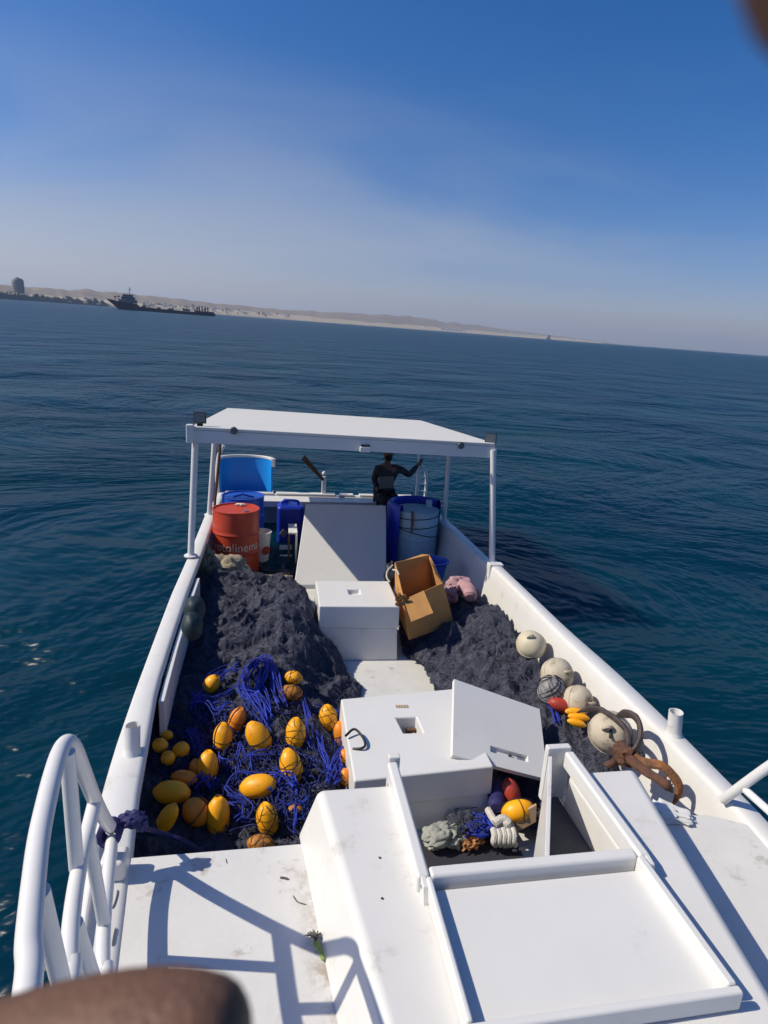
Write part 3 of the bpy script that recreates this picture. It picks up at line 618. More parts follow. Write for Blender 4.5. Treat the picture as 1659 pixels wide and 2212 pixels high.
# bow rails
RLR = .0228
def rail_set(side):
    th_ = bpy.data.objects.new('bow_rail', None); COL.objects.link(th_); th_.parent = boat
    if side < 0:
        X = lambda y: -.578+.225*(1.57-y) if y < 1.7 else -.607-.115*(y-1.7)
        e, bz = (2.16, 1.11), .96
        top = [(-.5, 1.96), (.3, 1.955), (.8, 1.945), (1.2, 1.94), (1.42, 1.935), (1.52, 1.925), (1.59, 1.885), (1.645, 1.80), (1.72, 1.70), (1.85, 1.51), (2.03, 1.27), e]
        my, feet = 1.845, (2.13, 1.45, .6)
        st = ((1.56, 1.89, 1.49, 1.515), (1.0, 1.93, .93, 1.515), (1.73, 1.49, 1.71, 1.07), (1.30, 1.49, 1.26, 1.07), (.5, 1.93, .5, 1.06)); low0 = (2.14, 1.10)
    else:
        X = lambda y: 2.345 if y > 1.6 else 2.345-.2*(1.6-y)
        e = (2.275, .905)
        top = [(-.5, 1.96), (.3, 1.955), (.8, 1.945), (1.3, 1.94), (1.52, 1.935), (1.62, 1.925), (1.69, 1.885), (1.75, 1.80), (1.82, 1.70), (1.92, 1.51), (2.08, 1.25), e]
        my, feet = 1.92, (1.45, .6)
        st = ((1.66, 1.89, 1.6, 1.515), (1.1, 1.93, 1.03, 1.515), (1.4, 1.49, 1.36, 1.07), (.5, 1.93, .5, 1.06)); low0 = (2.16, 1.06)
    th_.location = Vector((X(1.5), 1.5, .9))-absloc(boat)
    V = lambda y, z: Vector((X(y), y, z)); r = RLR
    if side < 0:
        K = lambda cx, cy, z: pz(cx*.3224/1.085, (1687+cy*.3224)/1.085, z)
        KX = lambda cx, cy, x: px(cx*.3224/1.085, (1687+cy*.3224)/1.085, x)
        t0 = K(196, 2000, 1.94)
        pts = [t0+Vector((.20, -.9, .02)), t0+Vector((.10, -.4, .01)), t0, K(208, 1600, 1.94), K(243, 1200, 1.94), K(285, 850, 1.94), K(345, 560, 1.94), K(395, 360, 1.935), K(440, 225, 1.925), KX(490, 165, -.592), KX(540, 210, -.594), KX(592, 335, -.598), KX(680, 560, -.612), KX(760, 720, -.638), V(*e)]
        bm = NB(); tube(bm, smoothpath(pts, 6), r*1.04, 18); emit('top_tube', bm, M['tube'], th_)
        m0, l0 = K(498, 2000, 1.5), K(755, 2000, 1.06)
        bm = NB(); tube(bm, smoothpath([m0+Vector((.16, -.9, 0)), m0, K(502, 1800, 1.5), K(515, 1500, 1.5), K(553, 1200, 1.5), K(600, 960, 1.5), K(645, 780, 1.5), K(688, 600, 1.5)], 5), r*1.02, 16); emit('mid_tube', bm, M['tube'], th_)
        bm = NB(); tube(bm, smoothpath([l0+Vector((.14, -.9, 0)), l0, K(745, 1800, 1.06), K(754, 1500, 1.06), K(785, 1150, 1.065), K(815, 870, 1.085)], 5), r*1.08, 16); emit('low_tube', bm, M['tube'], th_)
        for a, b_ in ((K(490, 235, 1.915), K(556, 1075, 1.505)), (K(640, 830, 1.495), K(757, 1490, 1.065)), (K(285, 1250, 1.93), K(485, 2080, 1.505)), (K(545, 1480, 1.495), K(757, 2120, 1.065))):
            bm = NB(); tube(bm, [a, b_], r*.92, 16); emit('stanchion', bm, M['tube'], th_)
        for cx, cy in ((735, 1700), (760, 2400)):
            bm = NB(); c_ = K(cx, cy, 1.06); tube(bm, [c_, Vector((c_.x-.01, c_.y, .895))], r*.9, 14); emit('rail_foot', bm, M['tube'], th_)
        bm = NB(); tube(bm, [K(812, 860, 1.09), Vector((-.66, 2.13, .9))], r*.95, 14); emit('rail_foot', bm, M['tube'], th_)
        return V
    bm = NB(); tube(bm, smoothpath([V(*p) for p in top], 6), r*1.06, 18); emit('top_tube', bm, M['tube'], th_)
    bm = NB(); tube(bm, [V(my, 1.50), V(1.2, 1.50), V(.5, 1.50), V(-.5, 1.5)], r*.9, 16); emit('mid_tube', bm, M['tube'], th_)
    bm = NB(); tube(bm, [V(*low0), V(1.85, 1.07), V(1.5, 1.055), V(.8, 1.05), V(-.5, 1.05)], r*.85, 16); emit('low_tube', bm, M['tube'], th_)
    for (y0, z0, y1, z1) in st:
        bm = NB(); tube(bm, [V(y0, z0), V(y1, z1)], r*.78, 16); emit('stanchion', bm, M['tube'], th_)
    for y in feet:
        bm = NB(); b_ = V(y, .895); tube(bm, [V(y, 1.06), b_], r*.9, 14); lathe(bm, [(.045, .0), (.045, .008), (.03, .014)], b_+Vector((0, 0, .003)), 16); emit('rail_foot', bm, M['tube'], th_)
    return V
VL = rail_set(-1); VR = rail_set(1)
bm = NB(); tube(bm, smoothpath([(interp(LO, y)+.035, y, .925) for y in (2.35, 1.9, 1.5, 1.0, .4)], 5), .013, 10); emit('toe_rail', bm, M['tube'], boat)
bm = NB(); box(bm, -.70, -.60, 2.09, 2.19, .90, 1.0); emit('cleat_block', bm, M['gel'], boat, bevel=.02, segs=4)
# stern ladder
lad = bpy.data.objects.new('stern_ladder', None); COL.objects.link(lad); lad.parent = boat; lad.location = Vector((1.9, 9.3, .9))-absloc(boat)
bm = NB(); tube(bm, [py(899, 1075, 9.3), py(903, 1030, 9.3), py(906, 975, 9.3)], .028, 10); emit('ladder_pole', bm, M['tube'], lad)
bm = NB(); tube(bm, smoothpath([py(906, 1003, 9.3), py(913, 1008, 9.32), py(920, 1020, 9.35), py(921, 1045, 9.35), py(917, 1085, 9.35)], 5), .026, 10); emit('ladder_pole', bm, M['tube'], lad)
for v in (1030, 1045, 1060):
    bm = NB(); tube(bm, [py(902, v, 9.3), py(919, v+1, 9.35)], .012, 8); emit('rung', bm, M['tube'], lad)
# stern tub: blue moulded shell with white rim
c = py(540, 1058, 9.85); tubt = bpy.data.objects.new('stern_pod', None); COL.objects.link(tubt); tubt.parent = boat; tubt.location = Vector((c.x, c.y, .8))-absloc(boat)
xl, xr = py(478, 1058, 9.6).x, py(587, 1058, 9.6).x; cx, rr_ = (xl+xr)/2, (xr-xl)/2; zt = py(540, 984, 10.0).z
def arc(a, r): return Vector((cx+rr_*r*math.cos(a), 9.5+.75*rr_*r*math.sin(a), 0))
def shell(bm, r0, r1, z0, z1, a0=0.0, a1=math.pi, n=28):
    rings = []
    for i in range(n+1):
        a = a0+(a1-a0)*i/n; o_, p_ = arc(a, r0), arc(a, r1)
        rings.append([bm.verts.new((*o_[:2], z0)), bm.verts.new((*p_[:2], z0)), bm.verts.new((*p_[:2], z1)), bm.verts.new((*o_[:2], z1))])
    for A, B in zip(rings, rings[1:]):
        for k_ in range(4): bm.faces.new((A[k_], A[(k_+1) % 4], B[(k_+1) % 4], B[k_]))
    bm.faces.new(rings[0]); bm.faces.new(rings[-1][::-1]); bmesh.ops.recalc_face_normals(bm, faces=bm.faces)
bm = NB(); shell(bm, .97, 1.03, .80, zt); emit('shell', bm, M['tub'], tubt)
bm = NB(); shell(bm, .95, 1.10, zt+.002, zt+.045); emit('rim', bm, M['gel_clean'], tubt, bevel=.01)
bm = NB(); shell(bm, 1.0, 1.14, zt-.09, zt+.046, -.12, -.004, 4); emit('rim_end', bm, M['gel_clean'], tubt, bevel=.008)
bm = NB(); tube(bm, smoothpath([(xl-.03, 9.42, .86), (xl-.05, 9.45, 1.15), (xl-.03, 9.5, 1.45), (xl+.05, 9.5, 1.65)], 5), .03, 8); emit('side_tube', bm, M['tube'], tubt)
bm = NB(); prism(bm, [(xl-.1, 9.48), (xr+.05, 9.48), (xr+.02, 10.1), (xl-.02, 10.1)], .72, .80); emit('platform', bm, M['gel'], tubt, bevel=.01)
# tiller post
a, b_ = py(699, 1066, 9.42), py(700, 1022, 9.42)
bm = NB(); box(bm, a.x-.035, a.x+.035, 9.40, 9.46, .92, b_.z-.06); emit('tiller_post', bm, M['gel_clean'], boat, bevel=.008)
bm = NB(); lathe(bm, [(0, -.03), (.03, -.02), (.034, 0), (.022, .025), (0, .032)], b_, 12); emit('tiller_cap', bm, M['gel_clean'], boat)

# ================================================================ THINGS ON THE BOAT
a, b_ = py(696, 1034, 9.38), py(655, 988, 9.25)
bm = NB(); d = (b_-a); n_ = Vector((.02, 0, .02)); tube(bm, [a-d*.05, a+d*.2, a+d*.6, b_], [.03, .034, .045, .05], 10, flat=.4)
tag(emit('oar', bm, M['wood'], origin=a), 'brown wooden oar blade sticking up from the white post on the transom', 'oar')

# net heaps --------------------------------------------------------------
class Heap:
    def __init__(s, pts, sig=.42):
        s.p = np.array(pts, float); d = np.linalg.norm(s.p[:, None, :2]-s.p[None, :, :2], axis=-1); s.sig = sig
        s.m = s.p[:, 2].mean(); s.w = np.linalg.solve(np.exp(-(d/sig)**2)+.05*np.eye(len(pts)), s.p[:, 2]-s.m)
    def __call__(s, x, y):
        x = np.asarray(x, float); y = np.asarray(y, float); d2 = (x[..., None]-s.p[:, 0])**2+(y[..., None]-s.p[:, 1])**2
        return s.m+(np.exp(-d2/s.sig**2)*s.w).sum(-1)
HL = Heap([(-.75, 6.35, .66), (-.35, 6.3, .66), (.15, 6.25, .64), (-.72, 5.6, .60), (-.42, 5.5, .66), (0, 5.5, .84), (.30, 5.4, .80), (-.72, 4.9, .58), (-.40, 4.9, .62), (0, 4.9, .80), (.28, 4.85, .72),
           (.50, 4.75, .42), (.62, 4.4, .38), (.60, 4.0, .38), (-.70, 4.2, .56), (-.34, 4.2, .57), (.02, 4.2, .66), (.35, 4.2, .46), (-.68, 3.6, .54), (-.3, 3.6, .50), (.05, 3.6, .54), (.36, 3.5, .44),
           (-.62, 3.0, .50), (-.25, 3.0, .42), (.08, 3.0, .50), (.36, 3.0, .48), (-.5, 2.4, .50), (-.2, 2.4, .38), (.1, 2.4, .40), (.36, 2.4, .42)])
HR = Heap([(1.28, 5.1, .33), (1.34, 4.5, .42), (1.36, 4.0, .44), (1.6, 5.1, .48), (1.7, 4.5, .56), (1.75, 5.9, .44), (2.05, 5.6, .58), (2.25, 5.85, .64), (2.2, 5.1, .66), (2.25, 4.4, .60), (1.9, 4.1, .57), (1.6, 4.0, .50),
           (2.25, 3.7, .56), (1.9, 3.4, .50), (1.55, 3.4, .42), (2.25, 3.0, .53), (1.9, 2.8, .50), (2.2, 2.4, .42), (1.95, 2.4, .44), (1.5, 2.9, .36), (1.4, 6.2, .36)])
def nz_(x, y, z, o=4): return noise.fractal(Vector((x, y, z)), .9, 2.1, o)
def heapmesh(name, H, xl, xr, y0, y1, step, seed, edge_noise, floor=.305, label='', group=None):
    bm = NB(); ny = int((y1-y0)/step); rows = []
    nx = int(max(xr(y)-xl(y) for y in np.linspace(y0, y1, 20))/step)
    for j in range(ny+1):
        y = y0+(y1-y0)*j/ny; a, b_ = xl(y)+edge_noise*nz_(y*3, seed, 1)*.5, xr(y)+edge_noise*nz_(y*3, seed, 5); row = []
        xs = a+(b_-a)*np.arange(nx+1)/nx; zs = H(xs, np.full_like(xs, y))
        for i in range(nx+1):
            x, z = xs[i], zs[i]
            e = min(1, (b_-x)/.11, (y1-y)/.12); z = floor+(z-floor)*max(0, e)**.45 if e < 1 else z
            f = nz_(x*4.2, y*4.2, seed, 3)*.06+(abs(noise.noise(Vector((x*8, y*11, seed+2))))-.25)*-.05
            g = nz_(x*34, y*44, seed+4, 4)*.009+noise.noise(Vector((x*115, y*115, seed)))*.008
            wpx_ = x+.25*noise.noise(Vector((x*2, y*2, seed+31))); fo = (1-abs(noise.noise(Vector((wpx_*4.5, y*1.9, seed+40)))))**5*.075-(1-abs(noise.noise(Vector((wpx_*2.6+7, y*5.5, seed+50)))))**7*.07
            f += fo*(.4+.9*max(0, noise.noise(Vector((x*1.5, y*1.5, seed+60)))+.4))
            vx = noise.noise(Vector((x*40, y*40, seed+9)))*.012
            row.append(bm.verts.new((x+vx, y+noise.noise(Vector((x*40, y*40, seed+19)))*.012, max(floor, z+(f+g)*max(.3, e)))))
        rows.append(row)
    for A, B in zip(rows, rows[1:]):
        for i in range(nx): bm.faces.new((A[i], A[i+1], B[i+1], B[i]))
    return bm, rows
def fuzz(bm, rows, n, seed, ln=.011, wd=.0018):
    rg = random.Random(seed); bv = []
    for _ in range(n):
        j = rg.randrange(len(rows)); i = rg.randrange(len(rows[0])); p = rows[j][i].co
        a = rg.uniform(0, 6.28); d = Vector((math.cos(a), math.sin(a), rg.uniform(-.2, .7)))*ln*rg.uniform(.4, 1.3); s = Vector((-d.y, d.x, rg.uniform(-.01, .01))).normalized()*wd
        c = p+Vector((rg.uniform(-.006, .006), rg.uniform(-.006, .006), .001)); m_ = c+d*.5+Vector((0, 0, .25*d.length)); e = c+d
        v = [bm.verts.new(q_) for q_ in (c-s, c+s, m_+s, m_-s, e)]
        bm.faces.new((v[0], v[1], v[2], v[3])); bm.faces.new((v[3], v[2], v[4]))
def xlL(y): return interp(LI, y)-.07
def xrL(y): return float(np.interp(y, [2.2, 3.75, 3.85, 4.0, 4.5, 4.9, 5.0, 5.7, 5.85, 6.5], [.44, .44, .58, .64, .70, .62, .40, .37, .30, .22]))
bm, rows = heapmesh('fishing_net', HL, xlL, xrL, 2.24, 6.5, .0105, 3, .05)
fuzz(bm, rows, 42000, 5); rowsL = [[v_.co.copy() for v_ in r_] for r_ in rows]
netL = emit('fishing_net', bm, M['net'], origin=(-.1, 4.4, .3), angle=180); tag(netL, 'big dark purple-grey heap of fishing net filling the left hold', 'fishing net', 'heaps of dark fishing net')
def xlR(y): return float(np.interp(y, [2.2, 2.40, 2.8, 3.75, 3.9, 4.5, 4.95, 5.05, 6.3], [1.97, 1.93, 1.36, 1.345, 1.28, 1.30, 1.27, 1.2, 1.3]))
def xrR(y): return interp(RI, y)-.045
bm, rows = heapmesh('fishing_net', HR, lambda y: xlR(y), xrR, 2.22, 6.25, .0105, 8, .04)
fuzz(bm, rows, 36000, 6); rowsR = [[v_.co.copy() for v_ in r_] for r_ in rows]
netR = emit('fishing_net', bm, M['net'], origin=(1.8, 4.2, .3), angle=180); tag(netR, 'dark grey heap of fishing net spread along the right bulwark under the buoys', 'fishing net', 'heaps of dark fishing net')

def strands(par, rows, n, seed):
    rg_ = random.Random(seed); bm = NB()
    for _ in range(n):
        j, i = rg_.randrange(6, len(rows)-6), rg_.randrange(4, len(rows[0])-4); a = rg_.uniform(0, 6.28); pts = []
        for k_ in range(6):
            jj_, ii_ = int(j+k_*4*math.sin(a)), int(i+k_*4*math.cos(a)); a += rg_.uniform(-.7, .7)
            if not (0 <= jj_ < len(rows) and 0 <= ii_ < len(rows[0])): break
            pts.append(rows[jj_][ii_]+Vector((0, 0, .004+rg_.uniform(0, .012))))
        if len(pts) > 2: tube(bm, smoothpath(pts, 2), rg_.uniform(.0010, .0019), 3, caps=False)
    o = emit('mesh_strands', bm, M['netlight'], par); o['kind'] = 'stuff'
strands(netL, rowsL, 1300, 41); strands(netR, rowsR, 1200, 42)

# floats -----------------------------------------------------------------
def float_bm(L_, W_, neck=True, n=22):
    bm = NB(); prof = []; k = 14; hl = L_/2
    prof = [(0, -hl*.93), (W_*.10, -hl*.93), (W_*.13, -hl)] if neck else [(0, -hl)]
    for i in range(1, k):
        t_ = -1+2*i/k; r = W_/2*(1-abs(t_)**2.4)**.55
        prof.append((max(r, W_*.15), t_*hl*.985))
    prof += [(W_*.13, hl), (W_*.10, hl*.93), (0, hl*.93)] if neck else [(0, hl)]
    lathe(bm, prof, n=n); return bm
def cords_bm(L_, W_, kind, seed):
    bm = NB(); rg = random.Random(seed); hl = L_/2
    def rad(t_): return W_/2*max(.05, 1-abs(t_)**2.4)**.55+.0015
    if kind == 'band':
        for ph in (0.3, 0.3+math.pi) if rg.random() < .7 else (0.3,):
            pts = []
            for i in range(25): t_ = -1+2*i/24; a = ph+.15*t_; r = rad(t_*.97); pts.append((r*math.cos(a), r*math.sin(a), t_*hl))
            tube(bm, pts, .0032, 5)
        pts = [(rad(.1)*math.cos(a), rad(.1)*math.sin(a), hl*.1+.15*hl*math.sin(a)) for a in np.linspace(0, 6.283, 25)]; tube(bm, pts, .0024, 5)
    else:
        for s in range(7):
            ph = s*.9; tw = rg.choice([-1, 1])*rg.uniform(.6, 1.6); pts = []
            for i in range(21): t_ = -.95+1.9*i/20; a = ph+tw*t_+.12*math.sin(7*t_+s); r = rad(t_); pts.append((r*math.cos(a), r*math.sin(a), t_*hl))
            tube(bm, pts, rg.uniform(.0012, .0024), 4)
        for s in range(4):
            t0 = rg.uniform(-.7, .7); pts = [(rad(t0)*math.cos(a), rad(t0)*math.sin(a), t0*hl+.1*hl*math.sin(2*a+s)) for a in np.linspace(0, 6.283, 21)]; tube(bm, pts, .0014, 4)
    return bm
mesh_cache = {}
def cached(key, fn, m):
    if key not in mesh_cache:
        bm = fn(); me_ = bpy.data.meshes.new(key[0]); bm.to_mesh(me_); bm.free(); me_.materials.append(m); me_.polygons.foreach_set('use_smooth', [True]*len(me_.polygons)); mesh_cache[key] = me_
    return mesh_cache[key]
def add_float(u, v, ang, lpx, wpx, z, label, m='yel', cord=None, tilt=0, name='net_float', seed=0, group='yellow net floats in the left hold', cat='float', roll=0, H=None, lift=.05):
    c = pz(u, v, z); fwd = Vector(R @ np.array([0, 0, 1]))
    if H is not None:
        for _ in range(12): c = pz(u, v, .5*c.z+.5*(float(H(c.x, c.y))+.30*wpx*(c-Vector(CAM)).dot(fwd)/F+lift))
    dist = (c-Vector(CAM)).dot(fwd)
    ax = Vector(R @ np.array([math.cos(ang), math.sin(ang), tilt])).normalized()
    L_, W_ = lpx*dist/F, wpx*dist/F
    o = bpy.data.objects.new(name, cached(('net_float', m), lambda: float_bm(.2, .12), M[m])); COL.objects.link(o); BOATSET.add(o)
    o.location = c; o.rotation_mode = 'QUATERNION'; o.rotation_quaternion = ax.to_track_quat('Z', 'Y') @ Vector((0, 0, 1)).rotation_difference(Vector((0, 0, 1)))
    from mathutils import Quaternion
    o.rotation_quaternion = o.rotation_quaternion @ Quaternion((0, 0, 1), roll+seed*.9)
    o.scale = (W_/.12, W_/.12, L_/.2)
    tag(o, label, cat, group)
    if cord:
        k_ = bpy.data.objects.new('cord' if cord == 'band' else 'net_wrap', cached(('cord', cord, seed % 3), lambda: cords_bm(.2, .12, cord, seed % 3+1), M['cord'])); COL.objects.link(k_); k_.parent = o
    return o
c6 = lambda cx, cy: cr(300, 1560, 560, cx, cy); S6 = 560/1659/1.085
D_ = math.radians
FL = [  # crop x, y, angle (image, clockwise from right), length, width, z, label, material, cord
 (578, 130, -52, 135, 98, .58, 'yellow net float lying alone on dark net at the upper left of the left hold', 'yel', None),
 (1146, 84, 0, 118, 86, .66, 'upper of two small net-wrapped floats, brighter yellow, on the net heap', 'yel', 'net'),
 (1130, 188, 5, 146, 98, .60, 'lower of two small net-wrapped floats, dark brown with weed', 'yelbr', 'net'),
 (1390, 360, 80, 160, 114, .58, 'net-wrapped yellow float beside the left edge of the middle hatch box, uppermost there', 'yel', 'net'),
 (1480, 478, 78, 165, 92, .55, 'half-shaded float with a dark cord lengthwise beside the middle hatch box', 'orange', 'band'),
 (757, 380, -72, 172, 104, .56, 'orange float partly hidden behind two yellow floats below the blue rope fan', 'orange', 'band'),
 (658, 506, 88, 196, 118, .60, 'upright yellow float with thin cross cord left of the tilted corded float', 'yel', 'band'),
 (908, 500, 58, 224, 138, .60, 'yellow float tilted down to the right with one cord across its top end', 'yel', 'band'),
 (1165, 476, 88, 204, 126, .58, 'upright net-wrapped yellow float in the middle of the right side of the heap', 'yel', 'net'),
 (553, 708, 92, 216, 130, .58, 'plain upright yellow float left of centre, clean with no cord', 'yel', None),
 (1133, 700, 72, 224, 136, .58, 'net-wrapped yellow float leaning right above the net basket', 'yel', 'net'),
 (905, 838, -8, 238, 146, .58, 'plain yellow float lying nearly level inside a blue rope loop', 'yel', None),
 (303, 880, 4, 232, 140, .55, 'shaded yellow float lying level by the left bulwark', 'yel', None),
 (392, 780, 12, 168, 92, .52, 'dull yellow float peeping out behind the shaded level float', 'orange', None),
 (268, 1068, -60, 232, 112, .52, 'long shaded yellow float slanting in the lower left corner of the hold', 'yel', None),
 (478, 1014, 40, 190, 165, .50, 'half-lit yellow float with a cord tucked behind the big upright one', 'orange', 'band'),
 (625, 1046, 90, 264, 146, .56, 'biggest plain yellow float standing upright nearest the deck edge', 'yel', None),
 (968, 1066, 80, 218, 136, .54, 'net-wrapped yellow float upright near the deck edge left of the trunk', 'yel', 'net'),
 (925, 1240, 10, 178, 110, .50, 'net-wrapped dull orange float half hidden by the deck edge', 'yelbr', 'net'),
 (270, 482, 20, 84, 60, .42, 'topmost of the four dim yellow floats in the shade by the left bulwark', 'yel', None),
 (225, 555, 40, 102, 88, .42, 'leftmost of the four dim yellow floats in the shade by the left bulwark', 'yel', None),
 (368, 586, -30, 108, 98, .44, 'rightmost of the four dim yellow floats in the shade by the left bulwark', 'yel', None),
 (278, 642, 60, 90, 86, .42, 'lowest of the four dim yellow floats in the shade by the left bulwark', 'yel', None),
 (1512, 645, 78, 120, 78, .52, 'orange float wedged against the middle hatch box, upper of two', 'orange', None),
 (1512, 775, 80, 110, 70, .50, 'orange float wedged against the middle hatch box, lower of two', 'orange', None),
 (1165, 998, 4, 96, 56, .50, 'small brown weedy float in the netting at the trunk corner', 'yelbr', 'net'),
 (470, 715, 85, 120, 80, .50, 'dark orange float behind the plain upright yellow float', 'orange', None),
]
for i, (cx_, cy_, an_, l_, w_, z_, lb, mt, cd) in enumerate(FL):
    u, v = c6(cx_, cy_); add_float(u, v, D_(an_), l_*S6*1.10, w_*S6*1.10, z_, lb, mt, cd, tilt=random.uniform(-.12, .12), seed=i, H=HL)

# blue ropes -------------------------------------------------------------
def strand(bm, pts, r, k=5, n=5): tube(bm, smoothpath(pts, k), r, n)
def rope_on(H, pix, z_off, jit, rg, zguess):
    out_ = []
    for (u, v) in pix:
        p = pz(u+rg.uniform(-jit, jit), v+rg.uniform(-jit, jit), zguess)
        p.z = float(H(p.x, p.y))+.03+z_off*rg.uniform(.3, 1.4); out_.append(p)
    return out_
rg = random.Random(11)
def rope_bundle(label, specs, H, zg, r=(.0026, .0056), zoff=.065, mt='rope', group='blue rope tangles in the left hold', name='blue_rope'):
    bm = NB()
    for path, cnt, jit in specs:
        for _ in range(cnt):
            base = [(u, v) for u, v in path]; dx, dy = rg.uniform(-jit, jit)*1.3, rg.uniform(-jit, jit)
            strand(bm, rope_on(H, [(u+dx, v+dy) for u, v in base], zoff, jit*.45, rg, zg), rg.uniform(*r))
    o = emit(name, bm, M[mt], origin=pz(*specs[0][0][0], zg)); tag(o, label, 'rope', group); return o
P6 = lambda *pts: [c6(*p) for p in pts]
rope_bundle('fan of thick bright blue rope spilling down the middle of the left net heap',
  [(P6((960, 95), (860, 130), (810, 200), (830, 260), (900, 320), (960, 380)), 7, 5), (P6((940, 95), (960, 160), (930, 220), (870, 260), (790, 230)), 5, 5), (P6((970, 95), (1020, 170), (1040, 260), (1090, 330)), 6, 5),
   (P6((960, 100), (990, 200), (1000, 290), (1040, 350)), 5, 5), (P6((900, 100), (830, 150), (780, 230), (840, 290), (930, 330), (990, 400)), 6, 5), (P6((800, 240), (860, 330), (930, 400), (980, 470)), 9, 8), (P6((930, 140), (900, 230), (950, 300), (970, 420)), 6, 8)], HL, .56)
rope_bundle('blue rope strands fanning left from the shaded net towards the bulwark',
  [(P6((750, 130), (650, 140), (560, 200), (470, 290), (440, 370)), 5, 6), (P6((440, 290), (540, 305), (650, 290), (760, 255)), 4, 4), (P6((450, 370), (480, 330), (560, 350), (620, 380), (700, 350)), 6, 7), (P6((620, 180), (680, 150), (760, 150)), 6, 8), (P6((440, 520), (470, 560), (500, 600)), 8, 9)], HL, .52)
rope_bundle('blue rope hanging in strands between the right-hand floats and the hatch box',
  [(P6((1300, 300), (1380, 262), (1460, 300), (1510, 380)), 3, 3), (P6((1240, 280), (1270, 380), (1260, 480), (1300, 560)), 6, 7), (P6((1340, 480), (1360, 580), (1400, 680), (1410, 790)), 9, 8), (P6((1540, 540), (1480, 600), (1450, 700), (1400, 800)), 9, 8), (P6((1510, 560), (1440, 640), (1470, 740), (1440, 810)), 7, 7)], HL, .56)
rope_bundle('blue rope looped round the level plain float in the middle of the heap',
  [(P6((1040, 770), (900, 745), (760, 750), (690, 800), (690, 850), (780, 880)), 3, 3), (P6((1030, 770), (1100, 800), (1150, 860)), 3, 4), (P6((620, 620), (640, 670), (700, 680), (740, 640), (770, 580), (800, 640)), 3, 4), (P6((780, 650), (900, 655), (980, 640)), 4, 5), (P6((860, 660), (870, 720)), 3, 6), (P6((760, 680), (770, 740)), 3, 6)], HL, .54)
rope_bundle('short blue rope bundle below the clean upright float on the left of the heap',
  [(P6((450, 880), (520, 840), (580, 870), (600, 830)), 7, 8)], HL, .48)
rope_bundle('frayed blue rope bundle between the two lowest upright floats by the deck edge',
  [(P6((720, 960), (790, 990), (820, 1060), (760, 1100)), 8, 9)], HL, .48)
rope_bundle('blue rope tangle at the trunk corner round the small brown weedy float',
  [(P6((1020, 980), (1080, 880), (1160, 900), (1180, 960)), 8, 10), (P6((1050, 1020), (1150, 1040), (1240, 1020)), 4, 3), (P6((1180, 1040), (1170, 1130), (1160, 1200)), 3, 5)], HL, .48)
rope_bundle('blue rope bunch on the right net heap beside the leaning hatch cover',
  [([(1172, 1515), (1195, 1525), (1210, 1545), (1228, 1560)], 9, 5), ([(1185, 1510), (1215, 1512), (1235, 1530)], 6, 5), ([(1175, 1535), (1190, 1560), (1200, 1585)], 8, 5)], HR, .52, group='blue rope tangles on the right heap')
rg2 = random.Random(77)
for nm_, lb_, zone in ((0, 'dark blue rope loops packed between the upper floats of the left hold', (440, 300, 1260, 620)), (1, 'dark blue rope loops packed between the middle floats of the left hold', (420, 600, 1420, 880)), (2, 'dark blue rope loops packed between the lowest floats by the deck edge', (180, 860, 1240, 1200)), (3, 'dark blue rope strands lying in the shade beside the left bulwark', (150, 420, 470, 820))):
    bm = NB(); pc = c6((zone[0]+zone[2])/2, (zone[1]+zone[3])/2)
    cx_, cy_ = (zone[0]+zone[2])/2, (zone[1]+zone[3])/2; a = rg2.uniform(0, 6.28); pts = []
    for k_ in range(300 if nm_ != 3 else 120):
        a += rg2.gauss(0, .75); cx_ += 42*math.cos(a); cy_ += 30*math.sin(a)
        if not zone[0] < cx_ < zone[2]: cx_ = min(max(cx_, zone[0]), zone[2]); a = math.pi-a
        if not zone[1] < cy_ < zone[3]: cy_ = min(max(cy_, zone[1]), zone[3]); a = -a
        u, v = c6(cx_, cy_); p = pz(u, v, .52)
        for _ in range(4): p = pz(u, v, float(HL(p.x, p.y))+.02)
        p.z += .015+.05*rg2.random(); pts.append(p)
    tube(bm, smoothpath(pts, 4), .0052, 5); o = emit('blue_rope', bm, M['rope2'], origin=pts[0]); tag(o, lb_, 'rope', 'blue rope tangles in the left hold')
# thin loose netting twine near the floats
bm = NB()
for _ in range(420):
    cx_, cy_ = rg.uniform(440, 1420), rg.uniform(330, 1120); u, v = c6(cx_, cy_); a = rg.uniform(0, 6.28)
    pts = []
    for k_ in range(4):
        p = pz(u+math.cos(a)*k_*5+rg.uniform(-3, 3), v+math.sin(a)*k_*5+rg.uniform(-3, 3), .52); p.z = float(HL(p.x, p.y))+.025+rg.uniform(0, .06); pts.append(p)
    tube(bm, smoothpath(pts, 3), rg.uniform(.0010, .0019), 3, caps=False)
o = emit('loose_twine', bm, M['twine'], origin=pz(560, 1640, .5)); tag(o, kind='stuff')
bm = NB()
for _ in range(520):
    zone = rg.choice([(800, 300, 1000, 480), (430, 500, 520, 620), (1240, 420, 1520, 800), (700, 560, 1050, 780), (480, 300, 720, 400), (1030, 860, 1260, 1050)])
    cx_, cy_ = rg.uniform(zone[0], zone[2]), rg.uniform(zone[1], zone[3]); u, v = c6(cx_, cy_); a = rg.gauss(1.2, .7); pts = []
    for k_ in range(4):
        p = pz(u+math.cos(a)*k_*6+rg.uniform(-3, 3), v+math.sin(a)*k_*6+rg.uniform(-3, 3), .53); p.z = float(HL(p.x, p.y))+.03+rg.uniform(0, .06); pts.append(p)
    tube(bm, smoothpath(pts, 3), rg.uniform(.0014, .003), 4, caps=False)
o = emit('blue_twine', bm, M['bluefine'], origin=pz(540, 1640, .5)); tag(o, kind='stuff')
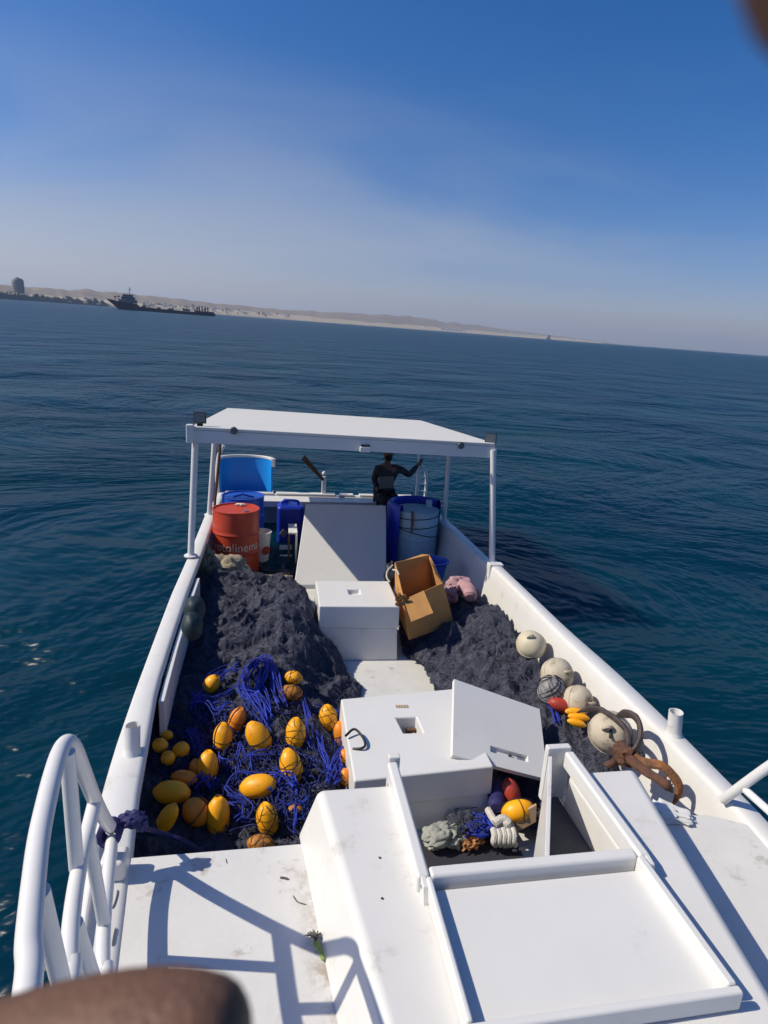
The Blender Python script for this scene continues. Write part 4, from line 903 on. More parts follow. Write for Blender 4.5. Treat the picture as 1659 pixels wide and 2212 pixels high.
# black hose end curling onto the hatch box
bm = NB(); tube(bm, smoothpath([pz(746, 1590, .72), pz(765, 1575, .74), pz(782, 1590, .73), pz(789, 1608, .72), pz(782, 1616, .715), pz(762, 1618, .70)], 6), .008, 8)
tag(emit('hose', bm, M['black'], origin=pz(765, 1600, .72)), 'thin black hose curling over the left edge of the middle hatch box', 'hose')
# navy strap tied on the left rail and stretched across the hold
j = Vector(VL(2.16, 1.11))
strap = thing('mooring_strap', 'dark blue strap knotted round the left bow rail and stretched over the hold', 'strap', j)
bm = NB()
for k_ in range(3):
    pts = [j+Vector((0, -.02+.018*k_-.02, .0))+Vector((.038*math.cos(a), .03*math.sin(a)*.4, .038*math.sin(a))) for a in np.linspace(0, 6.4, 20)]; tube(bm, pts, .012, 7)
emit('wrap', bm, M['strap'], strap)
bm = NB(); lump(bm, j+Vector((.075, .015, .02)), (.05, .03, .032), 5, .6, 3, 3); lump(bm, j+Vector((.11, .02, -.005)), (.025, .02, .035), 15, .6, 3, 3); emit('knot', bm, M['strap'], strap)
bm = NB(); e = pz(640, 1788, .86); tube(bm, smoothpath([j+Vector((.1, .02, -.02)), pz(350, 1800, .86), pz(400, 1818, .78), pz(450, 1850, .60)], 6), .011, 7, flat=.5); emit('band', bm, M['strap'], strap)

# buoys by the right bulwark ----------------------------------------------
def buoy(u, v, rpx, x, label, m='buoy', eye=True, rot=(.5, -.35)):
    c = px(u, v, x); dist = (c-Vector(CAM)).dot(Vector(R @ np.array([0, 0, 1]))); r = rpx*dist/F
    mm = Matrix.Rotation(rot[0], 3, 'X') @ Matrix.Rotation(rot[1], 3, 'Y')
    th_ = thing('buoy', label, 'buoy', c, 'mooring buoys along the right bulwark')
    bm = NB(); prof = [(0, -r)]+[(r*math.sin(a)*1.0, -r*math.cos(a)) for a in np.linspace(.15, 1.55, 12)]+[(r*1.03, -.004), (r*1.03, .004)]+[(r*math.sin(a), -r*math.cos(a)) for a in np.linspace(1.6, 2.95, 12)]+[(0, r)]
    lathe(bm, prof, c, 28, mm)
    for v_ in bm.verts: v_.co += (v_.co-c)*(.07*noise.noise((v_.co-c)*9+c*5))
    emit('body', bm, M[m], th_, angle=60)
    if eye:
        bm = NB(); pts = [c+mm @ Vector((r*.2*math.cos(a), 0, r*1.02+r*.2*math.sin(a))) for a in np.linspace(-.5, 3.64, 12)]; tube(bm, pts, r*.09, 7); emit('eye', bm, M[m], th_)
    return c, r, th_
buoy(1147, 1393, 31, 2.17, 'cream ball buoy with a moulded seam, farthest of the row by the right bulwark')
buoy(1203, 1457, 35, 2.17, 'stained cream buoy just behind the net-wrapped grey one', 'buoyd', rot=(.9, .3))
c, r, tb = buoy(1192, 1490, 31, 2.05, 'grey buoy wrapped in dark net with peeling white paint', 'buoyg', False)
bm = NB()
for s in range(16):
    ph = s*.4; tw = rg.choice((-1, 1))*rg.uniform(.5, 1.3); tube(bm, [c+Vector((r*1.02*math.cos(a_*tw+ph)*math.cos(a_), r*1.02*math.sin(a_*tw+ph)*math.cos(a_), r*1.02*math.sin(a_))) for a_ in np.linspace(-1.4, 1.4, 16)], .003, 4)
emit('net_wrap', bm, M['cord'], tb)
buoy(1247, 1513, 33, 2.20, 'cream buoy half in shade, right behind the red and orange floats', 'buoyd', rot=(1.2, .5))
buoy(1318, 1582, 44, 2.16, 'largest pale buoy behind the curved arms of the rusty anchor', 'buoyd', rot=(.7, -.6))
add_float(1213, 1524, .35, 58, 30, .68, 'dull red float lying under the netted grey buoy', 'red', None, name='net_float', group='floats beside the anchor')
for i, (u, v, an_, l_, w_, lb) in enumerate(((1242, 1538, .1, 42, 18, 'topmost orange-yellow float of the stack left of the anchor'), (1250, 1549, .12, 46, 17, 'middle orange-yellow float of the stack left of the anchor'), (1246, 1562, .3, 42, 17, 'lowest orange-yellow float of the stack left of the anchor'))):
    add_float(u, v, an_, l_, w_, .70-.02*i, lb, 'yel', None, seed=i, group='floats beside the anchor')
# grapnel anchor -----------------------------------------------------------
c8 = lambda cx, cy: cr(1150, 1420, 650, cx, cy)
def a8(cx, cy, x): return px(*c8(cx, cy), x)
hub = a8(810, 890, 2.08)
anc = thing('grapnel_anchor', 'rusty iron grapnel anchor with curved arms leaning on the right bulwark', 'anchor', hub)
def arm(pts, r, m):
    bm = NB(); sp = smoothpath(pts, 7); n_ = len(sp); tube(bm, sp, [r*(1-.15*i/n_)*(1 if i < n_*.8 else max(.15, 1-(i-n_*.8)/(n_*.2))) for i in range(n_)], 8, flat=.62)
    for v_ in bm.verts: v_.co += Vector((noise.noise(v_.co*22), noise.noise(v_.co*22+Vector((5, 0, 0))), noise.noise(v_.co*22+Vector((0, 7, 0)))))*.004
    emit('arm', bm, M[m], anc, angle=28)
arm([hub, a8(830, 800, 2.10), a8(790, 715, 2.13), a8(700, 645, 2.12), a8(610, 615, 2.10), a8(515, 640, 2.05)], .030, 'iron')
arm([hub, a8(880, 830, 2.14), a8(897, 740, 2.18), a8(870, 670, 2.20), a8(810, 645, 2.20), a8(735, 668, 2.17)], .032, 'iron')
arm([a8(850, 905, 2.09), a8(930, 940, 2.12), a8(1020, 955, 2.17), a8(1100, 1030, 2.22), a8(1128, 1110, 2.24), a8(1075, 1212, 2.20)], .031, 'rusty2')
arm([hub, a8(850, 930, 2.05), a8(930, 990, 2.02), a8(1040, 1060, 2.05), a8(1090, 1120, 2.1)], .029, 'rust')
bm = NB(); lump(bm, hub, (.072, .07, .06), 6, .5, 3, 3); emit('hub', bm, M['rust'], anc)
bm = NB(); tube(bm, [hub, a8(745, 930, 2.03), a8(690, 960, 1.98)], .022, 10); emit('shank', bm, M['rust'], anc)
bm = NB(); tube(bm, [a8(890+28*math.cos(t_), 890+18*math.sin(t_), 2.13) for t_ in np.linspace(0, 5.5, 16)], .006, 6); emit('shackle', bm, M['cord'], anc)
bm = NB()
for k_ in range(2): tube(bm, smoothpath([a8(585+k_*40, 740, 2.08), a8(590+k_*30, 690+k_*20, 2.10), a8(640+k_*25, 680+k_*10, 2.11), a8(690+k_*25, 730, 2.11), a8(650+k_*65, 790, 2.08)], 5), .008, 7)
tag(emit('hose', bm, M['black'], origin=a8(650, 720, 2.1)), 'black hose loops in front of the largest buoy', 'hose')
# torn white foam and clutter at the edge of the right deck
bm = NB(); lump(bm, pz(1440, 1755, .91), (.10, .06, .03), 12, .5, 3, 4, -.5); tag(emit('foam_scrap', bm, M['gel_clean'], origin=pz(1440, 1755, .9)), 'crumpled white foam scrap at the aft corner of the right deck', 'scrap')

# loose hatch cover leaning on the middle box --------------------------------
ptl, pbl, pbr = pz(981, 1466, .93), pz(977, 1631, .735), pz(1184, 1684, .56)
ptr = ptl+(pbr-pbl)
ux, uy = (pbr-pbl), (ptl-pbl); nn = ux.cross(uy).normalized()
hc = thing('hatch_cover', 'loose square white hatch cover leaning beside the middle hatch box over the right net', 'hatch cover', pbl-nn*.03)
A0, B0, C0, D0 = pbl, pbr, pz(1166, 1531, .72), ptl
def hpnt(u, v): return (A0*(1-u)+B0*u)*(1-v)+(D0*(1-u)+C0*u)*v
bm = NB(); s0, s1, t0, t1 = .40, .80, .16, .235
O4 = [bm.verts.new(hpnt(u, v)) for u, v in ((0, 0), (1, 0), (1, 1), (0, 1))]; I4 = [bm.verts.new(hpnt(u, v)) for u, v in ((s0, t0), (s1, t0), (s1, t1), (s0, t1))]
B4 = [bm.verts.new(hpnt(u, v)-nn*.035) for u, v in ((0, 0), (1, 0), (1, 1), (0, 1))]; J4 = [bm.verts.new(hpnt(u, v)-nn*.028) for u, v in ((s0+.01, t0), (s1-.005, t0), (s1-.005, t1), (s0+.01, t1))]
for i in range(4):
    j_ = (i+1) % 4; bm.faces.new((O4[i], O4[j_], I4[j_], I4[i])); bm.faces.new((B4[i], B4[j_], O4[j_], O4[i])); bm.faces.new((I4[i], I4[j_], J4[j_], J4[i]))
bm.faces.new(J4); bm.faces.new(B4[::-1]); bmesh.ops.recalc_face_normals(bm, faces=bm.faces)
emit('panel', bm, M['gel_clean'], hc, bevel=.004)
bm = NB(); tube(bm, [hpnt(.62, .20)-nn*.026, hpnt(.62, .20)-nn*.014], .01, 10); emit('screw', bm, M['dark'], hc)
bm = NB(); p4 = [hpnt(u, v)-nn*.024 for u, v in ((.70, .165), (.785, .165), (.785, .23), (.70, .23))]; hexa(bm, [p-nn*.003 for p in p4]+p4); emit('catch', bm, M['ship'], hc)

# things in the hatch well ----------------------------------------------------
ck = lambda cx, cy: cr(960, 1750, 500, cx, cy)
zf = .36
bm = NB(); lump(bm, pz(*ck(225, 690), zf+.04), (.095, .065, .055), 21, .45, 1.6, 5, .3, .02, 14); lump(bm, pz(*ck(330, 690), zf+.03), (.07, .055, .045), 31, .6, 2.2, 5, 0, .03, 12)
tag(emit('rag', bm, M['cloth'], origin=pz(*ck(240, 700), zf)), 'crumpled grey-green cloth in the left corner of the open hatch well', 'cloth')
bm = NB()
base = pz(*ck(500, 630), zf)
for _ in range(50):
    cx_, cy_ = rg.gauss(540, 55), rg.gauss(610, 45); pts = [pz(*ck(cx_+rg.uniform(-60, 60), cy_+rg.uniform(-50, 50)), zf+rg.uniform(.02, .10)) for _ in range(4)]; tube(bm, smoothpath(pts, 5), rg.uniform(.004, .007), 5)
lump(bm, pz(*ck(540, 620), zf+.02), (.09, .07, .05), 3, .4)
tag(emit('blue_rope', bm, M['rope'], origin=base), 'coil of blue rope lying in the open hatch well', 'rope')
bm = NB(); lump(bm, pz(*ck(430, 600), zf+.03), (.10, .07, .06), 17, .5, 3, 4)
for _ in range(60):
    p = pz(*ck(rg.uniform(350, 560), rg.uniform(500, 680)), zf+rg.uniform(.04, .1)); tube(bm, smoothpath([p, p+Vector((rg.uniform(-.04, .04), rg.uniform(-.04, .04), .02)), p+Vector((rg.uniform(-.05, .05), rg.uniform(-.05, .05), 0))], 3), .002, 4)
tag(emit('net_scrap', bm, M['net'], origin=pz(*ck(430, 600), zf)), 'small dark net bundle behind the grey cloth in the hatch well', 'fishing net')
bm = NB(); ca = pz(*ck(670, 480), zf+.12); da = pz(*ck(690, 280), zf+.12); tube(bm, smoothpath([ca, ca+(da-ca)*.1, ca+(da-ca)*.8, da], 4), [.03, .052]+[.055]*9+[.045, .03], 14)[0:0] if False else tube(bm, [ca, ca+(da-ca)*.08, ca+(da-ca)*.85, da], [.032, .05, .052, .03], 16)
tag(emit('blue_bag', bm, M['strap'], origin=ca), 'dark blue rolled bag standing beside the red float in the well', 'bag')
add_float(*ck(785, 360), 1.35, 62, 42, zf+.13, 'glossy red float standing in the hatch well behind a yellow one', 'red', None, group='floats in the hatch well')
add_float(*ck(842, 495), -.22, 72, 46, zf+.13, 'yellow float bound lengthwise with dark cords in the hatch well', 'yel', 'band', group='floats in the hatch well', seed=1)
bm = NB()
def wr(pts, r): tube(bm, smoothpath(pts, 6), r, 9)
wr([pz(*ck(610, 490), zf+.10), pz(*ck(650, 560), zf+.10), pz(*ck(690, 600), zf+.09), pz(*ck(760, 590), zf+.09), pz(*ck(800, 640), zf+.08), pz(*ck(800, 710), zf+.07)], .022)
for k_ in range(5):
    x0 = 650+k_*38; wr([pz(*ck(x0, 640+8*(k_ % 2)), zf+.10), pz(*ck(x0+12, 690), zf+.09), pz(*ck(x0+5, 740), zf+.06), pz(*ck(x0+18, 760), zf+.02)], .019)
wr([pz(*ck(660, 600), zf+.11), pz(*ck(720, 560), zf+.13), pz(*ck(770, 590), zf+.12), pz(*ck(740, 620), zf+.11)], .024)
tag(emit('white_rope', bm, M['wrope'], origin=pz(*ck(720, 700), zf)), 'thick knotted white rope in the middle of the open hatch well', 'rope')
bm = NB(); lump(bm, pz(*ck(490, 730), zf+.02), (.06, .035, .025), 41, 1.0, 4, 4, .4); tag(emit('net_scrap', bm, M['coral'], origin=pz(*ck(490, 730), zf)), 'frayed orange net scrap at the front of the open hatch well', 'net scrap')
bm = NB(); a, b_ = pz(*ck(830, 605), zf+.08), pz(*ck(985, 520), zf+.16); n_ = Vector((0, .01, .05)); hexa(bm, [a-n_, b_-n_, b_-n_+Vector((0, .015, 0)), a-n_+Vector((0, .015, 0)), a+n_, b_+n_, b_+n_+Vector((0, .015, 0)), a+n_+Vector((0, .015, 0))])
tag(emit('board_offcut', bm, M['ply'], origin=a), 'narrow pale board offcut below the corded yellow float in the well', 'board')
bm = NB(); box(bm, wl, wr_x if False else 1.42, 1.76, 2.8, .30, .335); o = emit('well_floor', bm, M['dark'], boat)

# drums and containers aft ----------------------------------------------------
def drum(c, r, z0, z1, name, label, m, cat='drum', group=None, ribs=(.36, .66), dent=.012):
    th_ = thing(name, label, cat, (c[0], c[1], z0), group); bm = NB(); h = z1-z0
    prof = [(0, z0+.01), (r*.96, z0+.01), (r, z0)]
    for f in np.linspace(.02, .98, 60):
        b__ = sum(.012*math.exp(-((f-q_)/.014)**2) for q_ in ribs); prof.append((r+b__, z0+h*f))
    prof += [(r+.006, z1-.012), (r+.006, z1), (r-.012, z1), (r-.014, z1-.016), (0, z1-.014)]
    lathe(bm, prof, (c[0], c[1], 0), 48)
    for v_ in bm.verts:
        d_ = Vector((v_.co.x-c[0], v_.co.y-c[1], 0)); q_ = (v_.co.z-z0)/h
        if d_.length > r*.9 and .06 < q_ < .95: v_.co += d_.normalized()*(dent*noise.noise(Vector((v_.co.x*4, v_.co.y*4, v_.co.z*5+r*9)))); emit('body', bm, M[m], th_, angle=40); return th_
rd = drum((-.545, 7.42), .288, .30, 1.155, 'red_drum', 'red steel drum with cream lettering behind the left net heap', 'drum')
bm = NB(); lathe(bm, [(0, 0), (.035, 0), (.035, .012), (0, .014)], (-.42, 7.3, 1.142), 14); emit('bung', bm, M['chrome'], rd)
bm = NB(); lump(bm, (-.50, 7.60, 1.16), (.06, .03, .012), 5, .5); emit('lid_scrap', bm, M['gel_clean'], rd)
# lettering bent round the drum
fc = bpy.data.curves.new('lettering', 'FONT'); fc.body = 'rotolinema'; fc.size = .165; fc.extrude = 0; fc.resolution_u = 3; fc.space_character = 1.02
fo = bpy.data.objects.new('tmp_text', fc); COL.objects.link(fo); bpy.context.view_layer.update()
me_ = bpy.data.meshes.new_from_object(fo.evaluated_get(bpy.context.evaluated_depsgraph_get())); bpy.data.objects.remove(fo)
bm = NB(); bm.from_mesh(me_)
bmesh.ops.subdivide_edges(bm, edges=[e_ for e_ in bm.edges if e_.calc_length() > .05], cuts=2)
xs_ = [v_.co.x for v_ in bm.verts]; x0_, x1_ = min(xs_), max(xs_)
for v_ in bm.verts:
    t_ = (v_.co.x-x0_)/(x1_-x0_); a = math.radians(-90-58+128*t_)
    v_.co = Vector((-.545+(.288+.0035)*math.cos(a), 7.42+(.288+.0035)*math.sin(a), .655+v_.co.y))
emit('lettering', bm, M['print'], rd)
bdm = drum((-.50, 8.12), .285, .30, 1.165, 'blue_drum', 'bright blue plastic drum just behind the red drum', 'blue', ribs=(.3, .7))
bm = NB(); tube(bm, [(-.62, 7.98, 1.17), (-.5, 8.0, 1.20), (-.35, 7.98, 1.17)], .014, 8); emit('handle', bm, M['blue'], bdm)
# jerrycan
jc = py(627, 1130, 8.55); jt = thing('jerrycan', 'royal blue plastic jerrycan with a folded label against the grey stern bulkhead', 'jerrycan', (jc.x, 8.6, .3))
w2 = (py(652, 1120, 8.5).x-py(594, 1120, 8.5).x)/2
bm = NB(); hexa(bm, [(jc.x-w2, 8.45, .34), (jc.x+w2, 8.45, .34), (jc.x+w2, 8.8, .34), (jc.x-w2, 8.8, .34), (jc.x-w2, 8.45, .93), (jc.x+w2, 8.45, .93), (jc.x+w2, 8.8, .93), (jc.x-w2, 8.8, .93)]); emit('body', bm, M['blue2'], jt, bevel=.06, segs=5)
bm = NB(); tube(bm, smoothpath([(jc.x-w2*.6, 8.6, .90), (jc.x-w2*.5, 8.6, .98), (jc.x+w2*.5, 8.6, .98), (jc.x+w2*.6, 8.6, .90)], 5), .022, 8); emit('handle', bm, M['blue2'], jt)
bm = NB(); lathe(bm, [(.04, 0), (.04, .05), (0, .055)], (jc.x-w2*.35, 8.7, .93), 14); emit('cap', bm, M['blue2'], jt)
a = py(613, 1174-22, 8.44); bm = NB(); box(bm, a.x-.045, a.x+.045, 8.435, 8.447, a.z-.05, a.z+.05); bmesh.ops.rotate(bm, verts=bm.verts, cent=a, matrix=Matrix.Rotation(.7, 3, 'Y')); emit('label_tag', bm, M['cloth'], jt)
# pale barrel with rope bands
pb_ = drum((1.925, 7.86), .312, .30, 1.08, 'pale_barrel', 'pale blue barrel tied with dark ropes beside the right bulwark', 'pale', 'barrel', ribs=(.5,))
for zc_, tl in ((.87, .02), (.78, -.07), (1.0, .02)):
    bm = NB(); pts = [(1.925+.321*math.cos(a), 7.86+.321*math.sin(a), zc_+tl*math.cos(a)) for a in np.linspace(0, 6.2832, 40)]; tube(bm, pts, .006, 6); emit('rope_band', bm, M['cord'], pb_)
bm = NB(); a, b_ = py(891, 1105, 7.52), py(889, 1152, 7.52); tube(bm, [b_, (a+b_)/2+Vector((.005, 0, 0)), a], [.012, .02, .02], 8); emit('stick', bm, M['wood'], pb_)
bm = NB(); box(bm, 2.08, 2.16, 7.9, 7.99, 1.09, 1.19); emit('bottle', bm, M['pale'], pb_, bevel=.02)
# blue half drum shell behind the barrel
bs = thing('drum_shell', 'royal blue cut-open plastic drum standing round the back of the pale barrel', 'drum', (2.0, 8.05, .3))
bm = NB(); prof = [(.345, .34), (.40, .30), (.425, .36), (.425, 1.12), (.40, 1.165), (.37, 1.175), (.345, 1.14), (.345, .34)]
lathe(bm, prof, (1.935, 7.93, 0), 36, None, math.radians(20), math.radians(225)); emit('shell', bm, M['blue2'], bs)
# blue basin behind the carton
bb = py(942, 1222, 6.6); th_ = thing('blue_basin', 'dark blue plastic basin behind the cardboard box', 'basin', (bb.x, 6.7, .3)); bm = NB(); lathe(bm, [(0, .40), (.12, .40), (.16, bb.z-.02), (.175, bb.z+.03), (.19, bb.z+.03), (.19, bb.z+.04), (.16, bb.z+.04), (.14, bb.z-.02), (.11, .43), (0, .43)], (bb.x, 6.7, 0), 28); emit('body', bm, M['blue'], th_)
bm = NB(); pts = [(bb.x+.175*math.cos(a), 6.7+.175*math.sin(a), bb.z+.05+.03*math.sin(a)) for a in np.linspace(-2.5, -.6, 14)]; tube(bm, pts, .006, 6); emit('handle', bm, M['black'], th_)

# cardboard box ---------------------------------------------------------------
ft = [Vector((1.165, 5.0, .90)), Vector((1.625, 5.3, .955)), Vector((1.575, 5.72, 1.11)), Vector((1.16, 5.5, 1.10))]
bt = [Vector((1.245, 5.0, .49)), Vector((1.785, 5.3, .50)), Vector((1.655, 5.72, .60)), Vector((1.20, 5.5, .60))]
cb = thing('cardboard_box', 'open brown cardboard box with torn flaps tilted on the right net heap', 'box', sum(bt, Vector())/4)
cin = sum(ft, Vector())/4-sum(bt, Vector())/4
def wall(name, a, b_, c_, d_, m, t_=.006, par=None):
    bm = NB(); n_ = (b_-a).cross(d_-a).normalized()*t_; nu, nv = 6, 6
    def grid(o_):
        return [[bm.verts.new((a*(1-i/nu)+b_*i/nu)*(1-j_/nv)+(d_*(1-i/nu)+c_*i/nu)*j_/nv+o_+n_.normalized()*.006*noise.noise(Vector((i*.7, j_*.6, a.x*9)))) for i in range(nu+1)] for j_ in range(nv+1)]
    g0, g1 = grid(Vector()), grid(-n_)
    for j_ in range(nv):
        for i in range(nu): bm.faces.new((g0[j_][i], g0[j_][i+1], g0[j_+1][i+1], g0[j_+1][i])); bm.faces.new((g1[j_+1][i], g1[j_+1][i+1], g1[j_][i+1], g1[j_][i]))
    for j_ in range(nv):
        for i in (0, nu): bm.faces.new((g0[j_][i], g0[j_+1][i], g1[j_+1][i], g1[j_][i]))
    for i in range(nu):
        for j_ in (0, nv): bm.faces.new((g0[j_][i], g0[j_][i+1], g1[j_][i+1], g1[j_][i]))
    bmesh.ops.recalc_face_normals(bm, faces=bm.faces)
    return emit(name, bm, m, par or cb)
wall('front_wall', bt[0], bt[1], ft[1], ft[0], M['card']); wall('right_wall', bt[1], bt[2], ft[2], ft[1], M['card']); wall('back_wall', bt[2], bt[3], ft[3], ft[2], M['card']); wall('left_wall', bt[3], bt[0], ft[0], ft[3], M['card'])
wall('base', bt[0], bt[3], bt[2], bt[1], M['card'])
k4 = lambda cx, cy: cr(800, 1000, 400, cx, cy)
fa, fb = ft[0]+(ft[1]-ft[0])*.30, ft[0]+(ft[1]-ft[0])*.72
nf = (ft[1]-ft[0]).cross(Vector((0, 0, 1))).normalized()
f1, f2 = py(*k4(680, 1895), 4.74), py(*k4(893, 1810), 4.86)
f3, f4 = py(*k4(800, 1590), 5.14), py(*k4(610, 1680), 5.0)
wall('flap', f1, f2, f3, f4, M['card'])
g1, g2 = ft[1]+Vector((-.01, 0, 0)), ft[2]
wall('flap', ft[2], ft[1], ft[1]+Vector((-.10, -.02, .12)), py(*k4(850, 1265), 5.74), M['card'])
wall('flap', ft[3], ft[2], py(*k4(780, 1240), 5.75), py(*k4(540, 1325), 5.55), M['card'])
bm = NB(); lump(bm, py(*k4(585, 1690), 4.98), (.05, .02, .05), 7, 1.0, 4, 3); emit('torn_corner', bm, M['cardin'], cb)
lw = ft[0]*.35+ft[3]*.65
bm = NB(); lump(bm, bt[0]*.3+bt[2]*.7+Vector((-.03, -.02, .13)), (.10, .09, .10), 4, .3, 2, 3); tag(emit('black_bag', bm, M['dark'], origin=bt[0]*.5+bt[2]*.5+Vector((0, 0, .05))), 'dark bundle lying inside the open cardboard box', 'bag')
bm = NB(); tube(bm, smoothpath([py(*k4(500, 1345), 5.45), py(*k4(450, 1400), 5.4), py(*k4(440, 1460), 5.35), py(*k4(470, 1510), 5.3)], 5), .008, 7); tube(bm, smoothpath([py(*k4(500, 1390), 5.4), py(*k4(540, 1400), 5.35), py(*k4(560, 1440), 5.3)], 5), .008, 7); tag(emit('white_cable', bm, M['wrope'], origin=py(*k4(470, 1420), 5.4)), 'thin white cord hooked over the left side of the cardboard box', 'cord')
bm = NB(); lump(bm, py(*k4(470, 1480), 5.75), (.06, .08, .16), 23, .5, 2, 3); tag(emit('black_bag', bm, M['black'], origin=py(*k4(470, 1480), 5.75)-Vector((0, 0, .15))), 'black bag squeezed between hatch box and cardboard box', 'bag')
# pink cloth
th_ = thing('pink_cloth', 'rolled dusty pink cloth lying on the net right of the cardboard box', 'cloth', pz(985, 1275, .6))
bm = NB(); lump(bm, pz(990, 1266, .68), (.15, .13, .09), 3, .45, 2, 4, .6); lump(bm, pz(970, 1283, .66), (.07, .13, .08), 13, .45, 2, 4, .1); emit('body', bm, M['pink'], th_)
bm = NB(); a, b_ = pz(993, 1264, .74), pz(1015, 1292, .70); tube(bm, smoothpath([a, a+(b_-a)*.3+Vector((.03, 0, .02)), a+(b_-a)*.7+Vector((.03, 0, .02)), b_], 4), [.05]+[.075]*3+[.08]*4+[.075]*4+[.05], 14); emit('rolled_end', bm, M['pink'], th_)
# clutter on the left by the red drum
bm = NB(); lump(bm, pz(443, 1222, .62), (.13, .18, .22), 2, .35, 2, 4, .2); tag(emit('sack', bm, M['sackg'], origin=pz(443, 1240, .45)), 'greenish canvas sack slumped against the left bulwark by the red drum', 'sack', 'sacks beside the red drum')
bm = NB(); lump(bm, pz(490, 1232, .60), (.22, .13, .16), 12, .45, 2, 4, .1); tag(emit('sack', bm, M['sack'], origin=pz(490, 1245, .45)), 'crumpled beige sack in front of the red drum behind the net heap', 'sack', 'sacks beside the red drum')
bm = NB(); p4 = [pz(u, v, .42) for u, v in ((550, 1252), (628, 1258), (632, 1243), (556, 1240))]; hexa(bm, [p-Vector((0, 0, .01)) for p in p4]+p4); tag(emit('cardboard_sheet', bm, M['ply'], origin=p4[0]), 'flat tan cardboard sheet on the floor behind the left net heap', 'cardboard')
th_ = thing('white_bucket', 'white bucket with a red mark standing right of the red drum', 'bucket', py(572, 1200, 7.75)); c = py(566, 1165, 7.8)
bm = NB(); lathe(bm, [(0, .31), (.12, .31), (.15, .72), (.16, .72), (.16, .74), (.14, .74), (.115, .33), (0, .33)], (c.x-.03, 7.8, 0), 24); emit('body', bm, M['gel'], th_)
bm = NB(); lathe(bm, [(0, 0), (.06, 0), (.06, .002), (0, .002)], (c.x+.06, 7.685, .5), 16, Matrix.Rotation(math.pi/2, 3, 'X') @ Matrix.Rotation(0.5, 3, 'Y')); emit('red_mark', bm, M['red'], th_)
# small frame stand beside the engine cover
fs = py(632, 1180, 7.75); th_ = thing('side_stand', 'narrow wooden stand with white top beside the sloping engine cover', 'stand', (fs.x-.02, 7.85, .3))
bm = NB(); box(bm, fs.x-.06, fs.x+.06, 7.68, 8.12, .735, .76); emit('top', bm, M['gel_clean'], th_, bevel=.004)
for dx, dy in ((-.05, 7.71), (.05, 7.71), (-.05, 8.09), (.05, 8.09)):
    bm = NB(); box(bm, fs.x+dx-.012, fs.x+dx+.012, dy-.015, dy+.015, .30, .735); emit('leg', bm, M['wood'], th_)
bm = NB(); box(bm, fs.x+.035, fs.x+.06, 7.66, 7.679, .32, .73); emit('front_board', bm, M['gel_clean'], th_)
for k_, (u, v, lb) in enumerate(((617, 1182, 'white foam tray, upper of two on the floor beside the wooden stand'), (617, 1197, 'white foam tray, lower of two on the floor beside the wooden stand'))):
    a = pz(u, v, .34+.02*(1-k_)); bm = NB(); box(bm, a.x-.09, a.x+.09, a.y-.10, a.y+.10, .305, .345+.02*(1-k_)); tag(emit('foam_tray', bm, M['gel_clean'], origin=(a.x, a.y, .3), bevel=.01), lb, 'tray', 'foam trays')
bm = NB(); cc = pz(588, 1222, .32)
for k_ in range(3): tube(bm, [(cc.x+(.13+.02*k_)*math.cos(a), cc.y+(.2+.03*k_)*math.sin(a), .312+.012*k_) for a in np.linspace(0, 6.0, 26)], .007, 6)
tag(emit('rope_coil', bm, M['twine'], origin=(cc.x, cc.y, .3)), 'loose coil of thin grey rope on the floor right of the red drum', 'rope')
bm = NB(); lump(bm, pz(612, 1240, .36), (.08, .12, .05), 19, .4, 2, 3); tag(emit('black_bag', bm, M['dark'], origin=pz(612, 1240, .32)), 'small dark bag on the floor left of the engine cover foot', 'bag')
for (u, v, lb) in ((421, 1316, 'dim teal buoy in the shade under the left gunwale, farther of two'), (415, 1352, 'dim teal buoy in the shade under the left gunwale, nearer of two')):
    c = px(u, v, -.60); bm = NB(); lump(bm, c, (.075, .11, .10), 29+u, .08, 1.5, 4, .1, .01); tag(emit('dim_buoy', bm, M['shadeteal'], origin=c-Vector((0, 0, .08))), lb, 'buoy', 'dim buoys under the left gunwale')

# debris and scuffs on the foredeck ---------------------------------------------
k2 = lambda cx, cy: cr(250, 1950, 750, cx, cy)
def scrap(pts, r, label, m='scrap', z=.896, name='weed_scrap'):
    bm = NB(); P = [pz(*k2(*p), z) for p in pts]; tube(bm, smoothpath(P, 4), [r*.4]+[r]*(len(smoothpath(P, 4))-2)+[r*.3], 6, flat=.5); tag(emit(name, bm, M[m], origin=P[0]), label, 'scrap', 'dark scraps on the foredeck')
scrap([(617, 138), (622, 162)], .0035, 'short dark scrap near the aft edge of the left foredeck')
scrap([(898, 236), (925, 240), (944, 246)], .005, 'dark leaf-like scrap lying level on the left foredeck near the trunk')
scrap([(965, 328), (985, 358), (1010, 370), (1036, 376)], .002, 'thin bent dark twig beside the trunk base')
scrap([(56, 300), (52, 330), (40, 370), (28, 396)], .0035, 'curved dark fibre on the gunwale strip, upper of two', z=.908)
scrap([(46, 495), (36, 540), (28, 590)], .004, 'curved dark fibre on the gunwale strip, lower of two', z=.908)
scrap([(80, 125), (92, 108), (112, 100)], .003, 'small dark arc scuff by the foot of the left rail', z=.908)
k4b = lambda cx, cy: cr(900, 1950, 900, cx, cy)
for cx_, cy_, r_s in ((935, 145, .004), (300, 210, .003), (1000, 132, .0045), (985, 90, .005)):
    a = pz(*k4b(cx_, cy_), ZT+.0225); bm = NB(); lathe(bm, [(0, .002), (r_s*.7, .002), (r_s, 0)], a, 10); emit('screw_mark', bm, M['scrap'], lid)
